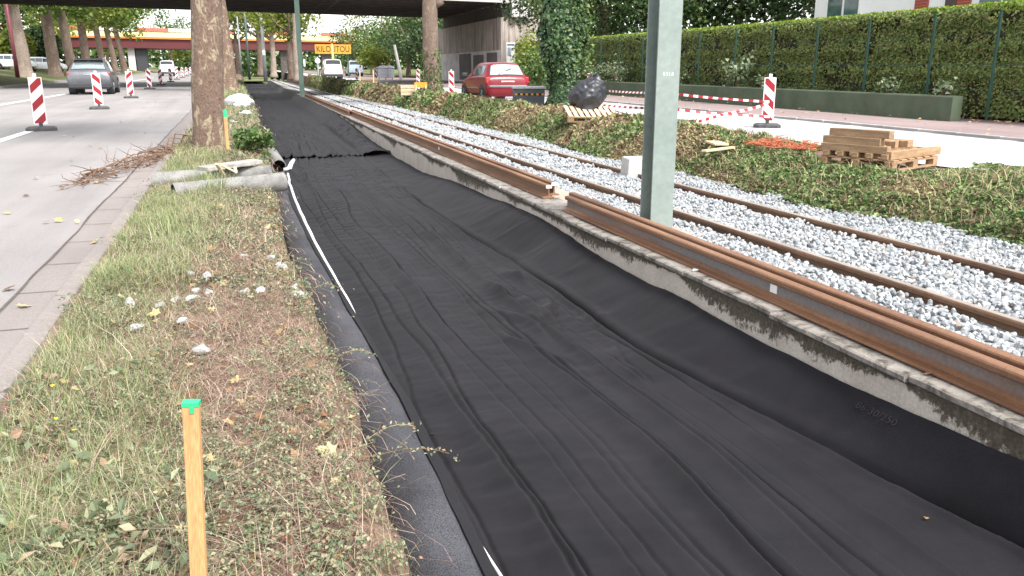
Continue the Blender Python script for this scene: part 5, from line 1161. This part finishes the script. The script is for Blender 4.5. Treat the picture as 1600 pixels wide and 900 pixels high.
rb = thing('steel_bridge', 'far dark red steel bridge with a yellow stripe above its girder', 'bridge', (0, 0, 0))
def ry_(x, o): return 170+.31*x+o
def slab2(mb, x0, x1, o0, o1, z0, z1, mi=0):
    mb.add([(x, ry_(x, o), z) for z in (z0, z1) for (x, o) in ((x0, o0), (x1, o0), (x1, o1), (x0, o1))], [(3, 2, 1, 0), (4, 5, 6, 7), (0, 1, 5, 4), (1, 2, 6, 5), (2, 3, 7, 6), (3, 0, 4, 7)], mi)
mb = MB(); slab2(mb, -90, 30, .4, 10, 5.15, 6.75); mb.build('girder', plain('dark_red_steel', (.085, .014, .016), .6, var=.15, scale=.3), rb)
mb = MB(); slab2(mb, -90, 30, 0, .4, 6.75, 7.05); mb.build('orange_stripe', plain('orange_band', (.62, .17, .03), .6), rb)
mb = MB(); slab2(mb, -90, 30, -.05, .4, 7.05, 7.85); mb.build('yellow_stripe', plain('pale_yellow_band', (.72, .62, .32), .6), rb)
mb = MB(); 
for i, x in enumerate(np.arange(-60, 28, 5.5)): slab2(mb, x, x+5.5, .1, .3, 8.0, 8.6, i % 2)
mb.build('parapet_panels', [plain('parapet_red', (.45, .12, .08), .6), M['bwhite']], rb)
for x, m_, wd in ((-15.4, M['dark_plastic'], 1.7), (-17.0, M['bridge_pale'], 1.1), (-46, M['dark_plastic'], 3), (9.5, M['bridge_dark'], 1.2), (18, M['bridge_dark'], 2.0)):
    mb = MB(); slab2(mb, x-wd/2, x+wd/2, 1.5, 3.5, -.5, 5.15); mb.build('pier', m_, rb)

# yellow signboard
Y = 97; X = at_px(522, Y); sb = thing('signboard', 'yellow hire-shop signboard with black capitals above the road', 'sign', (X, Y, g(Y)), R(-3))
M['yellow'] = plain('sign_yellow', (.56, .28, .03), .5)
zc = zat(78, X, Y)-g(Y); MB().box((0, 0, zc), (3.9, .12, 1.0)).build('board', M['yellow'], sb)
Mx = Matrix.Rotation(R(90), 4, 'X'); Mx.translation = Vector((0, -.07, zc-.02)); text_mesh('lettering', 'KILOUTOU', .92, plain('sign_black', (.02, .018, .016), .6), sb, Mx, .01, .78)
for xx in (-1.6, 1.6): MB().cyl((xx, .12, zc/2), .07, zc, 8).build('post', M['pole_dark'], sb)
Y = 90; X = at_px(522, Y); yp = thing('yellow_post', 'thin pale yellow post standing in front of the yellow signboard', 'post', (X, Y, g(Y))); MB().tube([(0, 0, 0), (-.10, 0, zat(70, X, Y)-g(Y))], [.12, .10], 8).build('shaft', plain('pale_yellow', (.72, .58, .22), .6), yp)
# wheeled bins, leaning concrete post
M['bin'] = plain('grey_bin_plastic', (.20, .215, .235), .5)
for px, lab in ((598, 'grey wheeled bin with a flat lid, left of the pair beside the road'), (608, 'grey wheeled bin with a domed lid, right of the pair beside the road')):
    Y = 82; t = thing('wheeled_bin', lab, 'bin', (at_px(px, Y), Y, g(Y)), R(-20), 'grey wheeled bins')
    MB().box((0, 0, .62), (.80, .70, .95), taper=1.12).build('body', M['bin'], t, bevel=.03)
    lid = MB(); lid.extrude([(-.5, 0), (.5, 0), (.42, .14), (.1, .24), (-.2, .22), (-.46, .08)], [(0, -.42, 1.08), (0, .42, 1.08)]); lid.build('lid', M['bin'], t, bevel=.02)
    for sx in (-.32, .32): MB().cyl((sx, -.25, .09), .09, .06, 12, axis='X').build('wheel', M['tyre'], t)
Y = 80; X = at_px(624, Y); t = thing('concrete_post', 'pale leaning concrete post right of the wheeled bins', 'post', (X, Y, g(Y))); MB().tube([(.15, 0, 0), (-.05, 0, 1.3), (-.4, 0, 3.2)], [.16, .15, .12], 8).build('shaft', M['bridge_pale'], t)

# white house behind the hedge
hs_ = thing('house', 'white rendered house with large windows and red brick panels behind the hedge', 'house', (26, 24, .2))
M['render'] = plain('white_render', (.78, .78, .78), .8, var=.05, scale=.6)
def yv(px): return 26/math.tan(math.atan((px-800)/1344)+PSI)-24
hb = MB(); a, b_ = yv(1265), -16
hb.box((5, (a+b_)/2, 4), (10, a-b_, 8)); hb.build('wall', M['render'], hs_)
rfm = MB(); rfm.box((5, (a+b_)/2, 8.2), (11, a-b_+1, .4)); rfm.build('roof', M['bridge_dark'], hs_)
def pane(p0, p1, z0, z1, mat, nm, d, parent=hs_):
    y0, y1 = sorted((yv(p0), yv(p1))); return MB().box((-d/2, (y0+y1)/2, (z0+z1)/2), (d, y1-y0, z1-z0)).build(nm, mat, parent)
M['hglass'] = glass('house_glass', (.05, .09, .085)); M['brick'] = None
def brick_mat():
    m, nt, b = _nt('red_brick'); br_ = _n(nt, 'ShaderNodeTexBrick'); v = coords(nt, (1, 1, 1)); mp = _n(nt, 'ShaderNodeMapping'); mp.inputs['Rotation'].default_value = (R(90), 0, R(90))
    tc = _n(nt, 'ShaderNodeTexCoord'); nt.links.new(tc.outputs['Object'], mp.inputs['Vector']); nt.links.new(mp.outputs[0], br_.inputs['Vector'])
    br_.inputs['Color1'].default_value = (.36, .07, .045, 1); br_.inputs['Color2'].default_value = (.28, .05, .035, 1); br_.inputs['Mortar'].default_value = (.35, .3, .28, 1); br_.inputs['Scale'].default_value = 4.5
    nt.links.new(br_.outputs[0], b.inputs['Base Color']); b.inputs['Roughness'].default_value = .9; return m
M['brick'] = brick_mat()
for p0, p1 in ((1288, 1334), (1520, 1588)):
    f = pane(p0-3, p1+3, 2.4, 5.6, M['render'], 'window', .10); pane(p0, (p0+p1)/2-2, 2.5, 5.5, M['hglass'], 'pane', .13, f); pane((p0+p1)/2+2, p1, 2.5, 5.5, M['hglass'], 'pane', .13, f)
pane(1419, 1439, 2.4, 6, M['brick'], 'brick_panel', .06); pane(1483, 1504, 2.4, 6, M['brick'], 'brick_panel', .06); pane(1592, 1640, 2.4, 6, M['brick'], 'brick_panel', .06)
pane(1466, 1483, 2.0, 5.2, plain('dark_door', (.06, .04, .035), .5), 'door', .08)

# ================================================================== pallets, timber, bag, container
M['wood'] = pm('pallet_wood', [(.3, (.22, .13, .075)), (.6, (.36, .235, .135)), (.8, (.45, .32, .20))], 3, .85, stretch=(1, 6, 6), fine=.4, bs=.3, bscale=30, bdist=.003)
M['wood_pale'] = pm('fresh_pale_wood', [(.3, (.46, .34, .21)), (.7, (.62, .49, .34))], 3, .8, stretch=(1, 6, 6), fine=.3)
M['wood_old'] = pm('weathered_timber', [(.3, (.19, .115, .07)), (.55, (.30, .20, .12)), (.8, (.40, .29, .19))], 3, .85, stretch=(6, 1, 6), fine=.5, bs=.4, bscale=30, bdist=.003)
def pallet(label, X, Y, z, rz, L=1.2, W=.8, tilt=(0, 0), nb=6, wood='wood', wtop=None):
    t = thing('wooden_pallet', label, 'pallet', (X, Y, z), rz, 'wooden pallets'); t.rotation_euler = (tilt[0], tilt[1], rz)
    for i in range(nb): MB().box((L*(i+.5)/nb, W/2, .132), (L/nb*.66, W, .02)).build('deck_board', M[wtop or wood], t, bevel=.003)
    for yy_ in (.05, W/2, W-.05):
        MB().box((L/2, yy_, .111), (L, .10, .02)).build('stringer', M[wood], t); MB().box((L/2, yy_, .011), (L, .10, .02)).build('base_board', M[wood], t)
        for xx in (.07, L/2, L-.07): MB().box((xx, yy_, .061), (.13, .10, .078)).build('block', M[wood], t)
    return t
A = atg(1393, 265, .05); B = atg(1300, 256, .05); Cc = atg(1492, 250, .05)
rzA = math.atan2(Cc[1]-A[1], Cc[0]-A[0]); zA = g(A[1])+.015
L1 = 1.25; W1 = 1.0
q = Matrix.Rotation(rzA, 3, 'Z')
pallet('wooden pallet loaded with cut timbers, on the right strip near the camera', A[0], A[1], zA, rzA, L1, W1)
def tim(x, y, z, sx, sy, sz, label, mat='wood_old', jit=.03):
    c = q @ Vector((x, y, 0)); o = MB().box((0, 0, 0), (sx, sy, sz)).build('timber', M[mat], bevel=.004, loc=(A[0]+c.x, A[1]+c.y, zA+z)); o.rotation_euler = (0, 0, rzA+rnd.uniform(-jit, jit)); tag(o, label, 'timber', 'timbers stacked on the pallet')
z1 = .145
tim(.70, .07, z1+.05, 1.30, .075, .10, 'long timber along the right front edge of the loaded pallet', 'wood')
for i_, yy_ in enumerate((.12, .33, .52, .72, .92)):
    tim(.10, yy_, z1+.032, .17, .085, .062, 'small block in the row of spaced blocks carrying the left beams of the loaded pallet', 'wood')
zz1 = z1+.064
tim(.09, .56, zz1+.048, .10, .90, .095, 'long beam lying on the spaced blocks at the left front of the loaded pallet')
tim(.21, .62, zz1+.048, .10, .78, .095, 'beam lying behind the left front one on the loaded pallet')
tim(.13, .62, zz1+.142, .11, .80, .092, 'middle beam of the tall left stack on the loaded pallet')
tim(.245, .64, zz1+.142, .10, .74, .092, 'second-layer beam in the middle of the left stack on the loaded pallet')
tim(.17, .54, zz1+.238, .12, .84, .098, 'topmost long beam of the timber stack, with a dark end', 'wood_old', .05)
for i, (x, y, z, l) in enumerate(((.38, .48, .05, .6), (.50, .46, .05, .62), (.62, .5, .05, .66), (.75, .5, .05, .6), (.88, .5, .05, .64), (1.02, .5, .05, .6), (1.15, .5, .05, .6), (.56, .5, .15, .5), (.68, .52, .15, .5), (.80, .5, .15, .52), (.93, .48, .15, .5))):
    tim(x+rnd.uniform(-.012, .012), y+rnd.uniform(-.05, .05), z1+z, .082, l, .085, 'short timber block packed among others on the right half of the loaded pallet', 'wood')
Bp = atg(930, 194, .0); Bl = atg(874, 178, 0)
pallet('pale wooden pallet tilted under the black bag beside the ivy-clad trunk', at_px(884, 17.0), 16.85, g(17)+.13, R(-12), 1.15, .85, (R(13), R(2)), 9, 'wood', 'wood_pale')
bgx, bgy = at_px(920, 17.55), 17.55
bt = thing('refuse_bag', 'full black plastic refuse bag tied at the top, lying on the pale pallet', 'bag', (bgx, bgy, g(17.5)+.36))
M['bagp'] = pm('black_bag_plastic', [(.3, (.018, .019, .023)), (.7, (.032, .033, .04))], 4, .40, spec=.5, bs=.35, bscale=16, bdist=.02)
nu, nv_ = 72, 44; th_ = np.linspace(0, 2*np.pi, nu, endpoint=False)[None, :]; ph = np.linspace(.03, np.pi-.03, nv_)[:, None]
r0_ = .39*(1+.0*th_)*(1-.10*np.cos(ph)); 
kx, kz = .13, .40
cx_ = np.cos(th_)*np.sin(ph); cy_ = np.sin(th_)*np.sin(ph); cz_ = np.cos(ph)+0*th_
wr_ = 1+.17*(fbm(cx_*2+3, cz_*2+cy_*2, 190)-.47)*2+.09*np.abs(np.sin(th_*7+3*np.sin(ph*3)))*np.sin(ph)*np.clip(np.cos(ph)+.4, 0, 1)-.14*(fbm(cx_*5+9, cy_*5+cz_*6, 191)-.47)
topk = np.exp(-((cx_-.25)**2+(cy_+.05)**2+(cz_-.95)**2)/.10); cor = np.exp(-((cx_+.22)**2+(cy_+.55)**2+(cz_+.80)**2)/.07)
rad = wr_*(.385+.12*topk+.20*cor)
P = np.stack([cx_*rad*1.08, cy_*rad*.95, cz_*rad*.92+.30+.05*cx_], -1); idx = np.arange(nu*nv_).reshape(nv_, nu)
Fq = np.stack([idx[:-1], np.roll(idx[:-1], -1, 1), np.roll(idx[1:], -1, 1), idx[1:]], -1).reshape(-1, 4)[:, ::-1]
mesh_np('bag_body', P.reshape(-1, 3), Fq, M['bagp'], bt, smooth=True)
kn = MB()
for k_ in range(9):
    a = k_*.7; kn.tube([(.12, -.03, .66), (.13+.03*math.cos(a), -.03+.03*math.sin(a), .73), (.13+.11*math.cos(a), -.03+.10*math.sin(a), .76+.04*math.sin(k_*2.1))], [.03, .028, .012], 6)
kn.build('knot', M['bagp'], bt, smooth=True)
X = at_px(826, 25.2); gb = thing('grey_container', 'dark grey box container with pale lid and yellow-black stripe, before the red car', 'container', (X, 25.2, g(25.2)-.05), R(-14))
MB().box((0, 0, .33), (.92, .62, .66), taper=1.05).build('body', plain('dark_grey_plastic', (.085, .09, .10), .6), gb, bevel=.02)
MB().box((0, 0, .70), (1.02, .72, .075)).build('lid', plain('pale_lid', (.45, .46, .46), .5), gb, bevel=.02)
sp = MB()
for i in range(11): sp.box((-.44+i*.082+.03, -.331, .50), (.078, .006, .055), i % 2)
sp.build('hazard_tape', [M['yellow'], M['tyre']], gb)
bl_ = thing('concrete_block', 'pale concrete block half buried in the ballast behind the near pole', 'block', (at_px(1014, 11.35), 11.35, -.19), R(-10)); MB().box((0, 0, .13), (.66, .42, .30), taper=.94).build('block_body', plain('pale_block_concrete', (.42, .41, .39), .85), bl_, bevel=.02)
# orange netting, planks, site clutter on the right
c0 = atg(1178, 224, .17); c1 = atg(1262, 234, .17); onet = MB(); M['net'] = plain('orange_plastic_net', (.42, .11, .05), .6)
for k_ in range(80):
    t_ = rnd.random(); p = Vector(c0).lerp(Vector(c1), t_)+Vector((rnd.uniform(-.25, .25), rnd.uniform(-.22, .22), .02)); pts = [p]
    for j in range(4): p = p+Vector((rnd.uniform(-.16, .2), rnd.uniform(-.12, .12), rnd.uniform(-.03, .04))); p.z = max(p.z, g(p.y)+.15); pts.append(p)
    onet.tube(pts, [.0055]*5, 4)
tag(onet.build('safety_net', M['net']), 'crumpled orange safety netting on the edge of the right road', 'netting')
def plank(label, p0, p1, off, w_, h_, mat='wood_pale', cat='plank'):
    a = Vector(atg(*p0, off)); b = Vector(atg(*p1, off)); tag(MB().bar(a, b, w_, h_).build('plank', M[mat], bevel=.004), label, cat)
plank('pale plank lying on the strip between the near pole and the orange netting', (1100, 236), (1172, 227), .10, .09, .03)
plank('short pale board on the strip behind the near pole', (1112, 221), (1128, 226), .14, .22, .03)
Y = 37; X = at_px(637, Y); t = thing('wooden_crate', 'open wooden crate beside the trunk with the burr', 'crate', (X, Y, g(Y)), R(-15))
for sy in (-.22, .22):
    for kz_ in range(3): MB().box((0, sy, .12+kz_*.15), (.62, .02, .12)).build('slat', M['wood_pale'], t)
for sx in (-.3, .3): MB().box((sx, 0, .26), (.03, .42, .48)).build('end_board', M['wood_pale'], t)
X = at_px(651, 37.2); t = thing('trestle', 'yellow trestle barrier leaning by the trunk with the burr', 'barrier', (X, 36.4, g(37)), R(-10))
MB().box((0, 0, .50), (.55, .05, .22)).build('top_board', M['yellow'], t)
for sx in (-.2, .2):
    for sy in (-.16, .16): MB().bar((sx*1.1, sy, 0), (sx, sy*.2, .5), .05, .04).build('leg', M['wood_pale'], t)
Y = 60; X = at_px(572, Y); 
for i in range(4):
    o = MB().box((0, 0, 0), (1.5-.1*i, .22, .10)).build('timber', M['wood_pale' if i % 2 else 'wood'], loc=(X+.05*i, Y+.1*(i % 2), g(Y)+.08+.11*i)); o.rotation_euler = (0, 0, R(-12+9*i)); tag(o, ['lowest timber of the small pile beyond the strip, left of the edge-on beacon', 'second timber up in the small pile left of the edge-on beacon', 'third timber up in the small pile left of the edge-on beacon', 'top timber of the small pile left of the edge-on beacon'][i], 'timber', 'small far timber pile')
for px, lab in ((562, 'thin wooden stake at the left end of the small far timber pile'), (583, 'thin wooden stake at the right end of the small far timber pile')):
    tag(MB().box((0, 0, .5), (.07, .05, 1.1)).build('wooden_stake', M['wood_pale'], loc=(at_px(px, 58), 58, g(58))), lab, 'stake')

# ================================================================== left verge things
M['stake'] = pm('orange_stake_wood', [(.3, (.44, .235, .10)), (.55, (.52, .29, .13)), (.8, (.58, .36, .18))], 3, .75, stretch=(7, 7, .8), fine=.5)
M['green'] = plain('fluorescent_green', (.03, .40, .17), .5, var=.06)
def stake(label, X, Y, z0, w_, d_, h, tilt, rz, gtop):
    t = thing('wooden_stake', label, 'stake', (X, Y, z0), rz); t.rotation_euler = (tilt[0], tilt[1], rz)
    MB().box((0, 0, (h-gtop)/2-.15), (w_, d_, h-gtop+.3)).build('shaft', M['stake'], t, bevel=.002)
    cp = MB(); cp.box((0, 0, h-gtop/2), (w_+.002, d_+.002, gtop)); cp.box((.004, -d_/2-.001, h-gtop-.006), (.010, .002, .016)); cp.build('painted_top', M['green'], t, bevel=.002); return t
Y = 1.80; X = at_px(268, Y); dep = Y*math.cos(PSI)+X*math.sin(PSI)
ztop = H-dep*518/1344-.05
stake('orange-brown wooden stake with a green painted top, close to the camera', X-.058, Y, g(Y), .034, .022, ztop-g(Y)+.012, (R(0), R(3.0)), R(-10), .011)
c = atg(357, 251); stake('thin wooden stake with a green top beside the thick plane trunk', c[0], c[1], g(c[1]), .045, .045, .70, (0, R(.5)), R(12), .10)
M['pipe'] = pm('grey_fibre_cement', [(.3, (.085, .083, .078)), (.5, (.19, .185, .175)), (.8, (.28, .27, .255))], 6, .85, stretch=(1, .4, 1), fine=.45, bs=.3, bscale=40, bdist=.003)
M['pipe_in'] = plain('dark_pipe_bore', (.03, .028, .027), .9)
def pipe(name, label, a, b, r, wall=.014, group='old grey pipes lying on the verge'):
    a = Vector(a); b = Vector(b); t = thing(name, label, 'pipe', a, 0, group); d = b-a; mb = MB(); N = 24
    dn = d.normalized(); x = dn.cross(Vector((0, 0, 1))).normalized(); y = x.cross(dn); vs = []
    for p, rr_ in ((Vector(), r-wall), (Vector(), r), (d, r), (d, r-wall)):
        for k_ in range(N):
            an = 2*math.pi*k_/N; jit = 1+.02*math.sin(an*5); vs.append(p+x*math.cos(an)*rr_*jit+y*math.sin(an)*rr_*jit)
    mb.add(vs, [(j*N+k_, j*N+(k_+1) % N, (j+1)*N+(k_+1) % N, (j+1)*N+k_) for j in range(3) for k_ in range(N)]); mb.build('pipe_wall', M['pipe'], t, smooth=True, angle=40)
    mb = MB(); mb.add(vs[:N]+vs[3*N:], [(k_, N+k_, N+(k_+1) % N, (k_+1) % N) for k_ in range(N)]); mb.build('bore', M['pipe_in'], t, smooth=True); return t
def vp_(px, py, off): c = atg(px, py, off); return Vector(c)
pipe('cement_pipe', 'front grey cement pipe with an open dark end, reaching to the white strip', vp_(271, 302, .085), vp_(444, 284, .11), .098)
pipe('cement_pipe', 'rear grey cement pipe whose open end lies furthest left', vp_(238, 283, .10), vp_(424, 271, .13), .092)
pipe('cement_pipe', 'short grey pipe wedged between the two long ones', vp_(318, 300, .07), vp_(352, 292, .07), .055)
pipe('drain_pipe', 'short pipe with a black bore sticking out of the cut at the sheet seam', vp_(436, 260, -.09), vp_(424, 240, -.05), .10, .012)
pl_ = MB(); a = vp_(316, 264, .24); b = vp_(402, 252, .26); pl_.bar(a, b, .20, .045); tag(pl_.build('plank', pm('weathered_grey_board', [(.3, (.20, .185, .17)), (.7, (.40, .37, .34))], 4, .9, stretch=(1, 5, 5), fine=.5), bevel=.006), 'weathered grey board lying across the rear pipe', 'plank')
M['stick'] = plain('pale_stick_wood', (.62, .50, .32), .7, var=.15)
for p0, p1, o0, o1, lab in (((338, 256), (350, 274), .32, .17, 'pale stick leaning against the grey board, left of the two'), ((346, 258), (366, 268), .30, .22, 'pale stick across the pipes, right of the two'), ((367, 262), (369, 270), .24, .20, 'short pale peg standing between the pipes')):
    tag(MB().bar(vp_(*p0, o0), vp_(*p1, o1), .03, .02).build('stick', M['stick'], bevel=.003), lab, 'stick')
mbw = MB(); c = vp_(436, 252, -.02)
mbw.tube([c+Vector((.05, -.25, -.09)), c+Vector((.12, -.28, -.08)), c+Vector((.17, .05, -.04)), c+Vector((.22, .30, -.02))], [.03, .035, .03, .025], 8); tag(mbw.build('edging_strip', bpy.data.materials['white_plastic'], smooth=True), 'short bent white strip beside the black pipe end at the sheet seam', 'strip')
# brush pile of dead branches spilling onto the road
bp = MB(); a = Vector(atg(118, 292, .0)); b = Vector(atg(288, 238, .0))
for k_ in range(330):
    t_ = rnd.random()**.8; base = a.lerp(b, t_)+Vector((rnd.uniform(-.16, .16), rnd.uniform(-.30, .30), rnd.uniform(.01, .04+.16*t_*(1-t_)*2.2+.05*t_)))
    d = (b-a).normalized()*rnd.choice((-1, 1)); d = Vector((d.x+rnd.uniform(-.8, .8), d.y+rnd.uniform(-.8, .8), rnd.uniform(-.15, .35))).normalized(); L = rnd.uniform(.10, .55); p = base; pts = [p]
    for j in range(4): d = (d+Vector((rnd.uniform(-.3, .3), rnd.uniform(-.3, .3), rnd.uniform(-.25, .12)))).normalized(); p = p+d*L/4; p.z = max(p.z, g(p.y)+.01); pts.append(p)
    r_ = rnd.uniform(.003, .007)*(1+1.2*(rnd.random() < .12)); bp.tube(pts, [r_, r_*.9, r_*.7, r_*.5, r_*.3], 4)
for (px, py, L) in ((265, 228, .55), (255, 232, .5), (278, 222, .42)):
    c = Vector(atg(px, py+14, .02)); bp.tube([c, c+Vector((.10, .05, L*.55)), c+Vector((.26, .10, L*.5)), c+Vector((.34, .1, .12))], [.014, .011, .008, .005], 5)
tag(bp.build('brush_pile', pm('dead_branch_bark', [(.3, (.10, .055, .035)), (.6, (.19, .115, .075)), (.8, (.28, .18, .12))], 6, .9)), 'heap of dead brown branches spilling from the kerb onto the left road', 'brush pile')
# white sacks behind the trunk
def sack(label, px, py, sx, sy, sz, seed, rz=0, off=0):
    c = atg(px, py, off); nu, nv_ = 36, 22; th_ = np.linspace(0, 2*np.pi, nu, endpoint=False)[None, :]; ph = np.linspace(.02, np.pi-.02, nv_)[:, None]
    x = np.cos(th_)*np.sin(ph); y = np.sin(th_)*np.sin(ph); z = np.cos(ph)+0*th_; k_ = 1+.30*(fbm(x*2+seed, y*2+z*2, 195+seed)-.47)*2+.12*(fbm(x*6, y*6+z*5, 196+seed)-.47)*2
    P = np.stack([x*k_*sx, y*k_*sy, np.maximum(z*k_*sz+sz*.6, -.05)], -1).reshape(-1, 3); idx = np.arange(nu*nv_).reshape(nv_, nu)
    Fq = np.stack([idx[:-1], np.roll(idx[:-1], -1, 1), np.roll(idx[1:], -1, 1), idx[1:]], -1).reshape(-1, 4)[:, ::-1]
    o = mesh_np('sack', P, Fq, plain('white_sack_fabric', (.72, .72, .72), .7, var=.08), smooth=True, loc=c); o.rotation_euler = (0, 0, rz); tag(o, label, 'sack', 'white sacks on the verge')
sack('big white sack lying on the verge behind the thick plane trunk', 372, 170, .42, .8, .27, 1, R(10))
sack('flat white sack end sagging towards the sheet', 384, 182, .16, .62, .09, 2, R(-8))
sack('small white scrap of sack beside the thin green-topped stake', 363, 196, .18, .3, .07, 3)
sack('white scrap lying low beside the thin green-topped stake', 366, 186, .12, .3, .05, 4)
